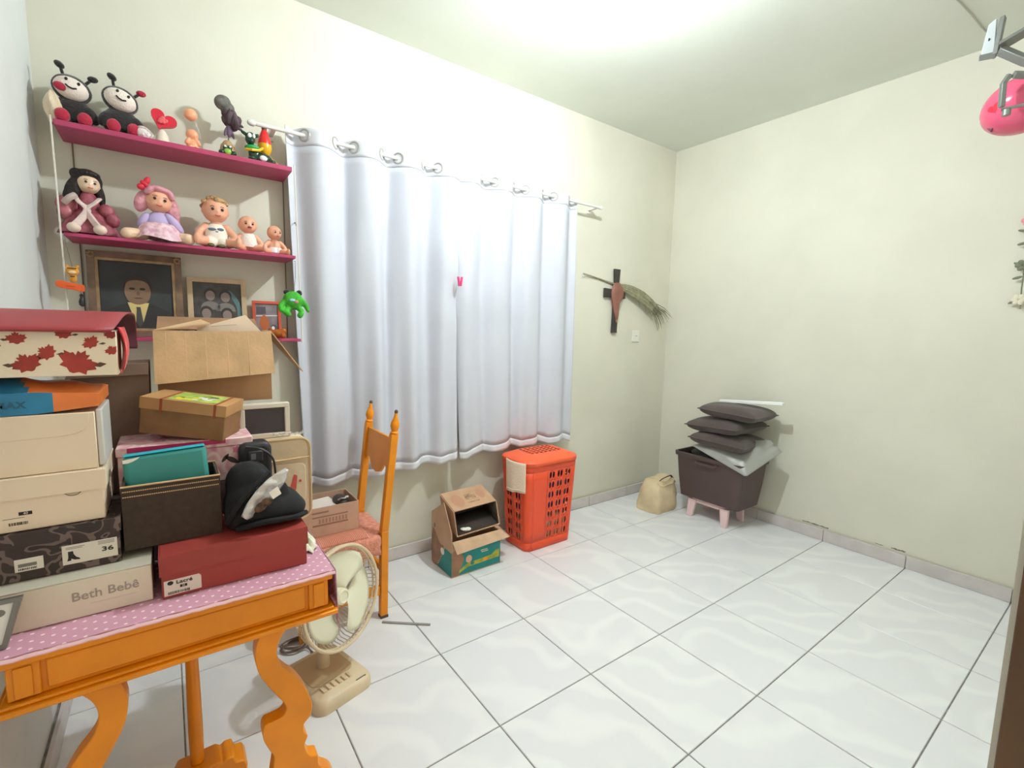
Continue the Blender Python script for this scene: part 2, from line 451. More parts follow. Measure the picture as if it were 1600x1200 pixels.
# A: long white shoe box
m_bone = M('bone_white_card', (226, 216, 196), .6, noise=(5, .04))
m_bone2 = M('greyed_white_card', (196, 190, 172), .6)
tA = lidded('shoe_box', 'long low white shoe box with faded grey lettering, lowest of the left pile', .016, -1.298, Z0, .306, -1.09, .829, m_bone, 0)
MB().bounds((.0195, -1.2945, .8275), (.3025, -1.0935, .8290)).build('box_top', m_bone2, tA)
lettering('lettering', 'Beth Beb\u00ea', .0262, M('faint_warm_grey_print', (164, 156, 146), .6), tA, (.226, -1.2953, .792), FRONT, bold=.0003)
MB().bounds((.200, -1.2954, .772), (.275, -1.2950, .7728)).build('print_line', m_bone2, tA, sharp=0)
# B: dark red shoe box
m_red = M('brick_red_card', (160, 60, 52), .55, noise=(6, .06))
tB = lidded('shoe_box', 'brick red shoe box with white corner label, at the right front of the table', .316, -1.312, Z0, .622, -1.105, .845, m_red, .045)
st = MB().prism([(.323, .752), (.392, .7535), (.392, .783), (.388, .788), (.323, .787)], .0004, (0, -1.3096, 0)).build('sticker', m_sticker, tB, sharp=0)
lettering('lettering', '\u25cf Lacr\u00e9', .0115, m_black, st, (.3285, -1.3099, .780), FRONT, align='LEFT', sx=1.2, bold=.0002)
MB().bounds((.352, -1.3101, .7665), (.365, -1.3097, .7725)).build('size_patch', m_black, st, sharp=0)
lettering('size_number', '35', .006, m_sticker, st, (.3585, -1.3103, .7695), FRONT)
label_bars(st, .330, .7545, .040, .006, -1.3097, 16)
# C: leopard box
def leopard():
    m = bpy.data.materials.new('leopard_print_card'); m.use_nodes = True; nt = m.node_tree; b = nt.nodes['Principled BSDF']
    tc = nt.nodes.new('ShaderNodeTexCoord'); n = nt.nodes.new('ShaderNodeTexNoise'); n.inputs['Scale'].default_value = 22; n.inputs['Detail'].default_value = 1.2; n.inputs['Distortion'].default_value = .8
    nt.links.new(tc.outputs['Object'], n.inputs['Vector'])
    r = nt.nodes.new('ShaderNodeValToRGB'); r.color_ramp.interpolation = 'CONSTANT'
    r.color_ramp.elements[0].color = rgb((58, 44, 42)); r.color_ramp.elements[1].position = .5; r.color_ramp.elements[1].color = rgb((112, 94, 88))
    e = r.color_ramp.elements.new(.57); e.color = rgb((48, 38, 38)); e = r.color_ramp.elements.new(.67); e.color = rgb((104, 88, 82))
    nt.links.new(n.outputs['Fac'], r.inputs['Fac']); nt.links.new(r.outputs['Color'], b.inputs['Base Color']); b.inputs['Roughness'].default_value = .6
    return m
m_leo = leopard()
tC = lidded('shoe_box', 'dark leopard print shoe box with two white labels and a boot drawing', .018, -1.250, .8305, .2535, -1.05, .930, m_leo, .028)
s1 = MB().bounds((.157, -1.2489, .8465), (.2455, -1.2485, .888)).build('sticker', m_sticker, tC, sharp=0)
lettering('size_number', '36', .0135, m_black, s1, (.229, -1.2492, .866), FRONT, sx=1.5, bold=.0003)
boot = [(.164, .854), (.170, .854), (.1705, .858), (.176, .855), (.184, .854), (.184, .8565), (.178, .861), (.1745, .868), (.174, .874), (.166, .874), (.166, .862)]
MB().prism(boot, .0003, (0, -1.2492, 0)).build('boot_drawing', m_black, s1, sharp=0)
for z, w in ((.882, .03), (.879, .026)): MB().bounds((.163, -1.2491, z), (.163 + w, -1.2489, z + .0012)).build('print_line', m_grayprint, s1, sharp=0)
for z in (.884, .881, .878): MB().bounds((.214, -1.2491, z), (.241, -1.2489, z + .0012)).build('print_line', m_grayprint, s1, sharp=0)
s2 = MB().bounds((.087, -1.2489, .851), (.129, -1.2485, .877)).build('sticker', m_sticker, tC, sharp=0)
MB().bounds((.092, -1.2491, .860), (.119, -1.2489, .867)).build('print_block', m_grayprint, s2, sharp=0)
label_bars(s2, .092, .8535, .028, .004, -1.2489, 11)
# E: white shoe box with thumb hole
m_cream = M('cream_white_card', (236, 216, 190), .6, noise=(4, .03))
tE = lidded('shoe_box', 'cream white shoe box with half-round thumb hole, on the leopard print box', .016, -1.243, .9315, .2335, -1.03, 1.040, m_cream, .042, over=.0045)
th = [(.180 + .014 * cos(radians(a)), 1.0025 + .012 * sin(radians(a))) for a in range(180, 361, 15)]
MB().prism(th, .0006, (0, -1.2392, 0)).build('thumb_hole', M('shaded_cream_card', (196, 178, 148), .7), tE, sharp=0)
MB().tube([(.180 + .014 * cos(radians(a)), -1.2390, 1.0025 + .012 * sin(radians(a))) for a in range(180, 361, 12)], .0009, 5).build('hole_rim', m_grayprint, tE)
MB().bounds((.098, -1.2389, .964), (.1175, -1.2385, .971)).build('size_patch', m_black, tE, sharp=0)
lettering('size_number', '40', .007, m_sticker, tE, (.108, -1.2392, .9675), FRONT)
label_bars(tE, .083, .945, .028, .006, -1.2385, 15)
MB().bounds((.075, -1.2389, .959), (.106, -1.2385, .960)).build('print_line', m_grayprint, tE, sharp=0)
# F: cream box with a rounded flap
tF = thing('shoe_box', 'plain cream box with a wide rounded front flap, under the blue and orange pack', 'box', (.12, -1.12, 1.0405))
MB().bounds((.016, -1.228, 1.0410), (.2225, -1.03, 1.163)).build('box_body', m_cream, tF, bevel=.0015, seg=1)
fl = [(.016, 1.162), (.016, 1.112), (.17, 1.116), (.192, 1.120), (.205, 1.128), (.212, 1.140), (.214, 1.162)]
MB().prism(fl, .0014, (0, -1.2298, 0)).build('front_flap', m_cream, tF, bevel=.0005, seg=1)
MB().bounds((.2231, -1.222, 1.045), (.2345, -1.06, 1.168)).build('side_sleeve', M('frosted_plastic_sleeve', (206, 204, 200), .35), tF, bevel=.003)
# G: flattened blue and orange pack
m_blue = M('glossy_blue_print', (36, 132, 178), .3, noise=(9, .15)); m_org2 = M('glossy_orange_print', (238, 130, 62), .3, noise=(9, .1)); m_teald = M('blue_print_lettering', (22, 92, 120), .4)
def pack_fn(top):
    def fn(u, v):
        x = lerp(.016, .232, u); y = lerp(-1.226, -1.03, v); b = (sin(pi * min(1, u * .55 + .45)) ** .5) * (sin(pi * (v * .8 + .1)))
        return (x, y, (1.200 + .036 * b * (1 - .25 * u) + .004 * sin(u * 14 + v * 6) * b) if top else 1.1645 + .024 * max(0, u - .55))
    return fn
tG = thing('flat_pack', 'crumpled glossy blue and orange package squeezed under the leaf print box', 'package', (.12, -1.12, 1.164))
g = MB().grid(pack_fn(True), 24, 8).grid(pack_fn(False), 24, 8)
n0 = 25 * 9
for i in range(24):
    g.f.append((i, i + 1, n0 + i + 1, n0 + i)); g.mi.append(0)
    q = 25 * 8; g.f.append((q + i, q + i + 1, n0 + q + i + 1, n0 + q + i)); g.mi.append(0)
for j in range(8):
    for q in (0, 24): g.f.append((j * 25 + q, (j + 1) * 25 + q, n0 + (j + 1) * 25 + q, n0 + j * 25 + q)); g.mi.append(0)
for k, f in enumerate(g.f):
    cx = sum(g.v[i][0] for i in f) / len(f); cz = sum(g.v[i][2] for i in f) / len(f)
    g.mi[k] = 1 if cx > .150 + 1.2 * (1.195 - cz) else 0
g.build('pack', [m_blue, m_org2], tG, sharp=50)
lettering('lettering', 'MAX', .019, m_teald, tG, (.098, -1.2266, 1.184), FRONT, sx=1.1, bold=.0004)
# H: leaf print box with red lid
m_leafbox = M('cream_patterned_card', (238, 222, 196), .55, noise=(5, .04)); m_leaf = M('rust_red_leaf_print', (178, 58, 46), .6, noise=(20, .18)); m_stem = M('dark_leaf_stem_print', (92, 64, 50), .6)
m_lid = M('wine_red_card', (158, 52, 58), .5, noise=(5, .05)); m_lidin = M('dark_wine_card', (78, 26, 40), .6)
tH = thing('gift_box', 'cream gift box printed with rust red maple leaves under a curved wine red lid', 'box', (.14, -1.12, 1.238))
MB().bounds((.012, -1.222, 1.2395), (.2665, -1.03, 1.334)).build('box_body', m_leafbox, tH, bevel=.0015, seg=1)
def maple(cx, cz, s, a):
    half = [(0, 1.05), (.14, .78), (.34, .86), (.30, .52), (.52, .66), (.60, .54), (.98, .58), (.84, .34), (1.05, .14), (.66, -.14), (.74, -.42), (.34, -.42), (.10, -.62)]
    p = half + [(-x, y) for x, y in reversed(half[1:])]
    return [(cx + s * (x * cos(a) - y * sin(a)), cz + s * (x * sin(a) + y * cos(a))) for x, y in p]
lf = MB(); ls = []
for cx, cz, s, a in ((.128, 1.265, .023, .5), (.200, 1.264, .031, -.5), (.158, 1.287, .017, .9), (.115, 1.315, .015, .1), (.185, 1.326, .014, .3), (.226, 1.308, .015, .8), (.2585, 1.291, .012, .4), (.2585, 1.325, .012, .2), (.075, 1.300, .018, 0), (.05, 1.26, .02, .5)):
    p = [(min(.2655, x), min(1.3335, max(1.2405, z))) for x, z in maple(cx, cz, s, a)]
    MB().prism(p, .0004, (0, -1.2226, 0)).build('leaf_print', m_leaf, tH, sharp=0)
    sx = -1 if cx < .14 else 1
    q = [(cx + sx * s * .7, cz - .12 * s), (cx + sx * s * 1.2, cz + .12 * s), (min(.2655, cx + sx * s * 1.55), cz), (cx + sx * s * 1.2, cz - .22 * s)]
    MB().prism([(min(.2655, a_), b_) for a_, b_ in q], .0004, (0, -1.2224, 0)).build('stem_print', m_stem, tH, sharp=0)
prof = [(-1.238, 1.326), (-1.244, 1.331), (-1.215, 1.344), (-1.160, 1.360), (-1.110, 1.369), (-1.070, 1.368), (-1.040, 1.355), (-1.018, 1.325), (-1.010, 1.285)]
prof = catmull(prof, 4)
def arch(u, v):
    k = v * (len(prof) - 1); i = min(int(k), len(prof) - 2); y, z = (lerp(prof[i][j], prof[i + 1][j], k - i) for j in (0, 1))
    return (lerp(.008, lerp(.256, .294, min(1, v * 1.5)), u), y, z + .006)
MB().grid(arch, 6, 32).build('lid', m_lid, tH, sharp=50, solid=.003)
def lining(u, v):
    x, y, z = arch(u, .5 + .5 * v)
    return (x - .001, y - .0035, z - .0035)
MB().grid(lining, 4, 16).build('lid_lining', m_lidin, tH, sharp=50, solid=.0015)
tR = thing('red_cloth', 'bright red satin cloth poking out of the right end of the leaf print box', 'cloth', (.275, -1.12, 1.24))
def redf(u, v):
    y = lerp(-1.214, -1.10, u); z = lerp(1.342, 1.244, v)
    return (.2695 + .005 * sin(u * 9 + v * 2) * (1 - .3 * v) + .008 * sin(pi * v), y + .010 * sin(v * 7), z + .006 * sin(u * 12) * v)
MB().grid(redf, 24, 16).build('cloth', M('bright_red_satin', (206, 26, 40), .35, sheen=.3), tR, sharp=70, solid=.002)

# D: dark fabric box with a teal box in it
m_brown = M('dark_brown_fabric', (66, 52, 42), .85, noise=(70, .12), bump=(300, .15)); m_thread = M('tan_thread', (206, 172, 128), .8)
tD = thing('storage_box', 'dark brown fabric storage box with two tan stitched lines, holding a teal box', 'box', (.349, -1.165, .8465))
dx0, dx1, dy0, dy1, dz0, dz1 = .2565, .4425, -1.238, -1.100, .8465, .992
MB().bounds((dx0, dy0, dz0), (dx1, dy1, dz0 + .005)).bounds((dx0, dy0, dz0 + .005), (dx1, dy0 + .006, dz1)).bounds((dx0, dy1 - .006, dz0 + .005), (dx1, dy1, dz1)).bounds((dx0, dy0 + .006, dz0 + .005), (dx0 + .006, dy1 - .006, dz1)).bounds((dx1 - .006, dy0 + .006, dz0 + .005), (dx1, dy1 - .006, dz1)).build('box_body', m_brown, tD, sharp=30)
for z in (.969, .981):
    mb = MB()
    for k in range(46):
        a = lerp(dx0 + .002, dx1 - .002, k / 46); b = lerp(dx0 + .002, dx1 - .002, (k + .72) / 46)
        mb.bounds((a, dy0 - .0009, z - .0011), (b, dy0 - .0001, z + .0011))
    mb.build('stitching', m_thread, tD, sharp=0)
MB().tube([(dx0, dy0 - .0004, dz1), (dx1, dy0 - .0004, dz1), (dx1, dy1, dz1), (dx0, dy1, dz1)], .0022, 5, closed=True).build('rim', m_thread, tD)
tT = thing('shoe_box', 'teal shoe box tipped on its side in the dark brown fabric box, one corner scuffed', 'box', (.349, -1.19, .86), rot=(radians(-8), radians(-3), 0))
MB().bounds((-.081, -.024, .000), (.081, .042, .190)).build('box_body', M('teal_card', (54, 142, 136), .5, noise=(5, .05)), tT, bevel=.010, seg=3, world=False)
MB().bounds((-.079, -.022, .1905), (.079, .040, .1925)).build('box_top', M('bright_cyan_card', (36, 186, 208), .5), tT, bevel=.0008, world=False)
MB().prism([(-.0800, .176), (-.080, .184), (-.060, .1855), (-.048, .187), (-.052, .183), (-.062, .178), (-.072, .1755)], .0005, (0, -.0246, 0)).build('scuff', m_paper, tT, sharp=0, world=False)

# back row of the pile
m_mauve = M('dusty_mauve_card', (120, 92, 98), .7)
tS = lidded('storage_box', 'dusty mauve cardboard box under the pink floral box', .245, -1.082, Z0, .535, -.88, .928, m_mauve, .03)
# floral box L
def floral():
    m = bpy.data.materials.new('pink_floral_print'); m.use_nodes = True; nt = m.node_tree; b = nt.nodes['Principled BSDF']
    tc = nt.nodes.new('ShaderNodeTexCoord')
    n = nt.nodes.new('ShaderNodeTexVoronoi'); n.inputs['Scale'].default_value = 26; n.feature = 'SMOOTH_F1'
    n2 = nt.nodes.new('ShaderNodeTexNoise'); n2.inputs['Scale'].default_value = 18
    nt.links.new(tc.outputs['Object'], n2.inputs['Vector'])
    mixv = nt.nodes.new('ShaderNodeVectorMath'); mixv.operation = 'ADD'
    sc = nt.nodes.new('ShaderNodeVectorMath'); sc.operation = 'SCALE'; sc.inputs['Scale'].default_value = .05
    nt.links.new(n2.outputs['Color'], sc.inputs[0]); nt.links.new(tc.outputs['Object'], mixv.inputs[0]); nt.links.new(sc.outputs[0], mixv.inputs[1])
    nt.links.new(mixv.outputs[0], n.inputs['Vector'])
    r = nt.nodes.new('ShaderNodeValToRGB')
    cs = [(0, (240, 216, 214)), (.25, (226, 160, 172)), (.45, (240, 214, 212)), (.62, (206, 116, 144)), (.8, (238, 208, 206))]
    r.color_ramp.elements[0].position = 0; r.color_ramp.elements[0].color = rgb(cs[0][1]); r.color_ramp.elements[1].position = cs[1][0]; r.color_ramp.elements[1].color = rgb(cs[1][1])
    for p, c in cs[2:]:
        e = r.color_ramp.elements.new(p); e.color = rgb(c)
    nt.links.new(n.outputs['Distance'], r.inputs['Fac']); nt.links.new(r.outputs['Color'], b.inputs['Base Color']); b.inputs['Roughness'].default_value = .45
    return m
m_flo = floral(); m_mag = M('magenta_card', (186, 42, 96), .5); m_leafp = M('dark_grey_leaf_print', (70, 62, 56), .6); m_rose = M('rose_print', (222, 120, 150), .6)
tL = thing('gift_box', 'pink floral gift box with a magenta lid edge under the strapped kraft box', 'box', (.39, -.97, .93))
MB().bounds((.243, -1.078, .9305), (.532, -.865, 1.024)).build('box_body', m_flo, tL, bevel=.002, seg=1)
MB().bounds((.240, -1.081, 1.0245), (.535, -.862, 1.046)).build('lid', m_flo, tL, bevel=.002, seg=1)
MB().bounds((.262, -1.0826, 1.034), (.470, -1.0812, 1.0455)).build('lid_edge', m_mag, tL, sharp=0)
leafp = MB()
for cx, cz, s, a in ((.484, .985, .020, -.6), (.468, .992, .014, .9), (.520, 1.002, .010, .3)):
    pl = catmull([(cx + s * cos(a), cz + s * sin(a)), (cx + .35 * s * cos(a + 1.57), cz + .35 * s * sin(a + 1.57)), (cx - s * cos(a), cz - s * sin(a)), (cx - .35 * s * cos(a + 1.57), cz - .35 * s * sin(a + 1.57))], 4, closed=True)
    leafp.prism(pl, .0004, (0, -1.0785, 0))
leafp.build('leaf_print', m_leafp, tL, sharp=0)
rp = MB()
for cx, cz, s in ((.505, .965, .014), (.300, 1.005, .014), (.345, .992, .012), (.495, 1.012, .009)):
    rp.prism([(cx + s * (1 + .18 * cos(5 * q)) * cos(q), min(1.023, cz + s * (1 + .18 * cos(5 * q)) * sin(q))) for q in [2 * pi * k / 25 for k in range(25)]], .0003, (0, -1.0784, 0))
rp.build('rose_print', m_rose, tL, sharp=0)
# K: kraft box with straps and green picture
m_kraft = M('brown_kraft_card', (146, 104, 64), .7, noise=(10, .16), bump=(60, .08)); m_strap = M('rust_elastic_strap', (150, 72, 40), .7)
tK = thing('kraft_box', 'brown kraft box with two rust elastic straps and a green picture label on top', 'box', (.398, -1.000, 1.056), rot=(radians(2), radians(8), radians(-26)))
kw, kd, kh = .205, .118, .098
MB().bounds((-kw / 2 + .002, -kd / 2 + .002, .001), (kw / 2 - .002, kd / 2 - .002, kh - .004)).build('box_body', m_kraft, tK, bevel=.002, world=False)
lid = MB(); L0 = kh - .030
lid.bounds((-kw / 2, -kd / 2, L0), (kw / 2, -kd / 2 + .0015, kh)).bounds((-kw / 2, kd / 2 - .0015, L0), (kw / 2, kd / 2, kh)).bounds((-kw / 2, -kd / 2 + .0015, L0), (-kw / 2 + .0015, kd / 2 - .0015, kh)).bounds((kw / 2 - .0015, -kd / 2 + .0015, L0), (kw / 2, kd / 2 - .0015, kh)).bounds((-kw / 2 + .0015, -kd / 2 + .0015, kh - .0015), (kw / 2 - .0015, kd / 2 - .0015, kh))
lid.build('lid', M('light_kraft_card', (190, 142, 90), .7, noise=(9, .1)), tK, sharp=20, world=False)
for sx in (-.056, .072):
    MB().bounds((sx, -kd / 2 - .001, kh), (sx + .006, kd / 2 + .001, kh + .0008)).bounds((sx, -kd / 2 - .001, kh - .036), (sx + .006, -kd / 2 - .0002, kh)).build('elastic_strap', m_strap, tK, sharp=0, world=False)
lab = MB().bounds((-.047, -.046, kh + .0001), (.070, .048, kh + .0006)).build('picture_label', M('green_picture_print', (120, 160, 60), .4, noise=(30, .3), c2=(196, 214, 110)), tK, sharp=0, world=False)
yb_ = MB(); r = random.Random(4)
for k in range(7):
    cx, cy = r.uniform(-.03, .012), r.uniform(-.036, .0); yb_.ell((cx, cy, kh + .0008), (.010, .007, .0004), nu=8, nv=4)
yb_.build('yellow_print', M('yellow_flower_print', (232, 208, 40), .5), lab, world=False)
wb_ = MB()
for cx, cy, a in ((.020, .004, .012), (.036, -.012, .014), (.046, .008, .008), (.012, -.026, .008)): wb_.ell((cx, cy, kh + .0010), (a, a * .7, .0004), nu=10, nv=4)
wb_.build('white_print', M('white_figure_print', (232, 228, 226), .5), lab, world=False)
db_ = MB()
for cx, cy, a in ((.022, .010, .005), (.044, .018, .012), (-.020, -.02, .005), (.038, -.008, .004)): db_.ell((cx, cy, kh + .0012), (a, a * .5, .0004), nu=10, nv=4)
db_.build('dark_print', m_black, lab, world=False)
# N: cream padded bag
m_creambag = M('cream_padded_fabric', (226, 204, 170), .7, noise=(7, .06), bump=(25, .25)); m_pipe = M('beige_piping', (206, 178, 134), .6)
tN = thing('toiletry_bag', 'cream padded bag with beige piping and small red figure, at right table end', 'bag', (.62, -.95, Z0))
pr_ = rrect(.541, .7485, .704, 1.008, .030)
MB().prism(pr_, .082, (0, -.995, 0)).build('bag_body', m_creambag, tN, bevel=.008, seg=3)
MB().tube([(x, -.997, z) for x, z in pr_], .0035, 6, closed=True).build('piping', m_pipe, tN)
MB().tube([(.545 + .0, -.9965, .945), (.60, -.9985, .943), (.66, -.9985, .945), (.700, -.9965, .946)], .0045, 6, sc=(1, .6)).build('zip', m_pipe, tN)
MB().prism(rrect(.560, .80, .690, .930, .02), .006, (0, -1.0005, 0)).build('front_pocket', m_creambag, tN, bevel=.003)
fg = MB().prism([(.640, .815), (.652, .82), (.660, .85), (.664, .89), (.654, .895), (.644, .86)], .0005, (0, -1.0012, 0)).prism([(.672 + .004 * cos(q), .872 + .005 * sin(q)) for q in [k * pi / 5 for k in range(10)]], .0005, (0, -1.0012, 0))
fg.build('red_figure_print', M('soft_red_print', (204, 84, 74), .6), tN, sharp=0)
# M: white framed dark panel
tM = thing('picture_frame', 'small white framed dark panel wrapped in plastic, on top of the cream bag', 'frame', (.587, -.95, 1.0095))
fr = MB(); fx0, fx1, fz0, fz1 = .518, .655, 1.0095, 1.116
fr.bounds((fx0, -.962, fz0), (fx1, -.935, fz0 + .014)).bounds((fx0, -.962, fz1 - .014), (fx1, -.935, fz1)).bounds((fx0, -.962, fz0 + .014), (fx0 + .014, -.935, fz1 - .014)).bounds((fx1 - .014, -.962, fz0 + .014), (fx1, -.935, fz1 - .014))
fr.build('frame_border', M('off_white_frame', (218, 208, 192), .5), tM, bevel=.002)
MB().bounds((fx0 + .0145, -.952, fz0 + .0145), (fx1 - .0145, -.944, fz1 - .0145)).build('dark_panel', M('dark_slate_panel', (66, 60, 66), .4), tM, sharp=0)
def crink(u, v):
    return (lerp(.60, .690, u), -.985 + .01 * sin(u * 20 + v * 9), 1.0145 + .010 * v * abs(sin(u * 17 + 1)) + .003)
MB().grid(crink, 20, 6).build('plastic_wrap', M('clear_crinkled_plastic', (244, 244, 246), .15, trans=.7, alpha=.6), tM, sharp=20)
# supporting boxes at the back (partly seen between the others)
m_greybrown = M('grey_brown_card', (128, 104, 88), .8, noise=(8, .06))
tI = thing('cardboard_box', 'grey brown cardboard box standing upright at the back left of the pile', 'box', (.235, -.85, Z0))
MB().hexa([(.135, -.915, Z0), (.300, -.915, Z0), (.300, -.75, Z0), (.135, -.75, Z0), (.150, -.910, 1.236), (.311, -.910, 1.244), (.311, -.75, 1.244), (.150, -.75, 1.236)]).build('box_body', m_greybrown, tI, bevel=.002)
MB().hexa([(.140, -.918, 1.205), (.309, -.918, 1.212), (.3095, -.9115, 1.212), (.140, -.9115, 1.205), (.150, -.9135, 1.236), (.311, -.9135, 1.244), (.311, -.911, 1.244), (.150, -.911, 1.236)]).build('lid_edge', m_greybrown, tI, bevel=.001)
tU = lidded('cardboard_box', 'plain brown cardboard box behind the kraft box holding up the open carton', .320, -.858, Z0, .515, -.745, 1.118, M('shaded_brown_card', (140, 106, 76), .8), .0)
# J: big open carton with flaps
tJ = thing('carton', 'large open tan cardboard carton with folded-out flaps, standing behind the kraft box', 'box', (.473, -.79, 1.12))
jx0, jx1, jy0, jy1, jz0, jz1 = .328, .618, -.892, -.70, 1.120, 1.330
k = .004
jb = MB().bounds((jx0, jy0, jz0), (jx1, jy1, jz0 + k)).bounds((jx0, jy0, jz0 + k), (jx1, jy0 + k, jz1)).bounds((jx0, jy1 - k, jz0 + k), (jx1, jy1, jz1)).bounds((jx0, jy0 + k, jz0 + k), (jx0 + k, jy1 - k, jz1)).bounds((jx1 - k, jy0 + k, jz0 + k), (jx1, jy1 - k, jz1))
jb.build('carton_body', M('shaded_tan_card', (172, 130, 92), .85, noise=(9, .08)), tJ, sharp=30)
def flap(name, p, m=m_card, th=.0035, parent=None):
    a, b, c, d = [Vector(q) for q in p]; n = (b - a).cross(d - a).normalized() * th
    return MB().hexa([a, b, c, d, a + n, b + n, c + n, d + n]).build(name, m, parent or tJ, sharp=0)
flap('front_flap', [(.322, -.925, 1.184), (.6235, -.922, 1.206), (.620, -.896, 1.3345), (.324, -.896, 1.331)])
for q in (.352, .398, .446, .500, .556):
    MB().tube([(q, lerp(-.9258, -.9, t) - .0003, lerp(1.19 + (q - .322) * .07, 1.327, t)) for t in (0, .5, 1)], .0007, 5).build('crease', M('crease_line', (228, 190, 148), .9), tJ)
flap('left_flap', [(.326, -.892, 1.3335), (.326, -.72, 1.3335), (.445, -.74, 1.368), (.460, -.89, 1.356)])
flap('back_flap', [(.330, -.703, 1.332), (.616, -.703, 1.332), (.612, -.63, 1.372), (.334, -.63, 1.372)], m_card_in)
flap('right_flap', [(.622, -.89, 1.337), (.622, -.72, 1.337), (.722, -.70, 1.222), (.716, -.88, 1.205)])
tP = thing('paper_sheet', 'white sheet of paper sticking up out of the open carton', 'paper', (.50, -.80, 1.30))
MB().hexa([(.420, -.868, 1.300), (.600, -.868, 1.300), (.600, -.866, 1.300), (.420, -.866, 1.300), (.430, -.865, 1.341), (.556, -.860, 1.384), (.556, -.858, 1.384), (.430, -.863, 1.341)]).add([(.596, -.866, 1.335), (.556, -.8605, 1.384), (.60, -.8675, 1.30), (.5, -.865, 1.33)], [(0, 1, 3), (0, 3, 2)]).build('paper', M('cream_paper', (240, 218, 194), .8), tP, sharp=0)
MB().hexa([(.463, -.8698, 1.346), (.530, -.8698, 1.353), (.530, -.8693, 1.353), (.463, -.8693, 1.346), (.463, -.8695, 1.347), (.530, -.8695, 1.354), (.530, -.869, 1.354), (.463, -.869, 1.347)]).build('print_line', m_grayprint, tP, sharp=0)
# O: black cloth heap with a clear packet
m_blackcloth = M('black_cloth', (20, 20, 23), .9, noise=(9, .3), bump=(14, .25))
tO = thing('black_jacket', 'crumpled black jacket heaped on the brick red shoe box', 'clothing', (.53, -1.2, .846))
hp = MB()
for c, r, ro in (((.540, -1.205, .890), (.092, .085, .052), (0, radians(8), 0)), ((.505, -1.215, .905), (.058, .070, .060), None), ((.585, -1.215, .880), (.052, .065, .040), (0, radians(18), 0)), ((.520, -1.17, .945), (.045, .045, .055), (0, radians(-20), 0)), ((.553, -1.235, .925), (.045, .030, .040), (0, radians(35), 0)), ((.470, -1.225, .880), (.022, .05, .036), None), ((.612, -1.20, .870), (.030, .05, .026), None)):
    hp.ell(c, r, ro, 20, 12)
hp.ell((.505, -1.20, .945), (.050, .052, .062), (0, radians(-14), 0), 20, 12)
hp.v = [(x, y, max(z, .8465)) for x, y, z in hp.v]
hp.build('heap', m_blackcloth, tO, remesh=.005)
for pth in ([(.452, -1.262, .875), (.475, -1.285, .925), (.510, -1.282, .962), (.545, -1.262, .985)], [(.470, -1.270, .858), (.53, -1.292, .872), (.60, -1.282, .866), (.632, -1.25, .861)]):
    MB().tube(catmull(pth, 5), .007, 7).build('fold', m_blackcloth, tO)
tB2 = thing('black_backpack', 'small black backpack with a strap standing behind the black jacket', 'bag', (.535, -1.085, .846))
MB().prism(rrect(.498, .8475, .580, 1.030, .022), .06, (0, -1.100, 0)).build('bag_body', M('black_nylon', (38, 38, 42), .45, bump=(30, .15)), tB2, bevel=.012, seg=3)
MB().bounds((.520, -1.1075, .978), (.556, -1.101, 1.008)).build('front_pocket', M('grey_black_nylon', (58, 58, 62), .4), tB2, bevel=.003)
MB().bounds((.526, -1.1095, .985), (.538, -1.108, 1.001)).build('tag', M('mid_grey_tag', (112, 112, 116), .5), tB2, sharp=0)
MB().tube(catmull([(.515, -1.108, 1.022), (.550, -1.125, 1.016), (.578, -1.118, .985), (.585, -1.110, .94)], 5), .006, 7, sc=(1, .5)).build('strap', M('black_nylon', (38, 38, 42)), tB2)
tPk = thing('plastic_packet', 'shiny clear plastic packet with brown contents lying across the black jacket', 'packet', (.545, -1.285, .93))
def pack2(u, v):
    a = Vector((.485, -1.288, .890)); b = Vector((.588, -1.262, .988)); ax = (b - a); side = Vector((-.55, -.35, .62)).normalized()
    w = .036 * sin(pi * min(.97, max(.05, u * .92 + .06))) ** .6
    p = a + ax * u + side * (v - .5) * w * 1.6 + Vector((0, -1, .2)) * (.010 * sin(pi * v) + .003 * sin(u * 25 + v * 6))
    return tuple(p)
MB().grid(pack2, 26, 8).build('wrapper', M('clear_shiny_film', (226, 222, 220), .12, metal=.35, alpha=.75, bump=(40, .5)), tPk, sharp=80, solid=.0015)
MB().ell((.520, -1.300, .915), (.016, .006, .011), (0, radians(-40), 0)).ell((.533, -1.302, .926), (.012, .006, .010)).build('contents', M('brown_gold_contents', (122, 84, 44), .35, noise=(60, .6)), tPk)
MB().hexa([(.546, -1.3045, .930), (.566, -1.3015, .940), (.566, -1.3005, .940), (.546, -1.3035, .930), (.538, -1.3045, .948), (.558, -1.3015, .960), (.558, -1.3005, .960), (.538, -1.3035, .948)]).build('price_card', m_paper, tPk, sharp=0)
# Q: napkin on the right
tQ = thing('lace_doily', 'white crumpled lace doily behind the brick red shoe box on the mauve cloth', 'cloth', (.648, -1.18, Z0))
def doily(u, v):
    q = 2 * pi * u; r_ = (.010 + .026 * v) * (1 + .1 * cos(9 * q))
    return (.640 + .75 * r_ * cos(q), -1.185 + 2.0 * r_ * sin(q), Z0 + .003 + .028 * (1 - v) * abs(cos(1.5 * q)) + .003 * sin(6 * q))
MB().grid(doily, 40, 5).build('doily', M('ivory_lace', (236, 230, 214), .8, noise=(60, .1), c2=(196, 206, 170)), tQ, sharp=60, solid=.001)
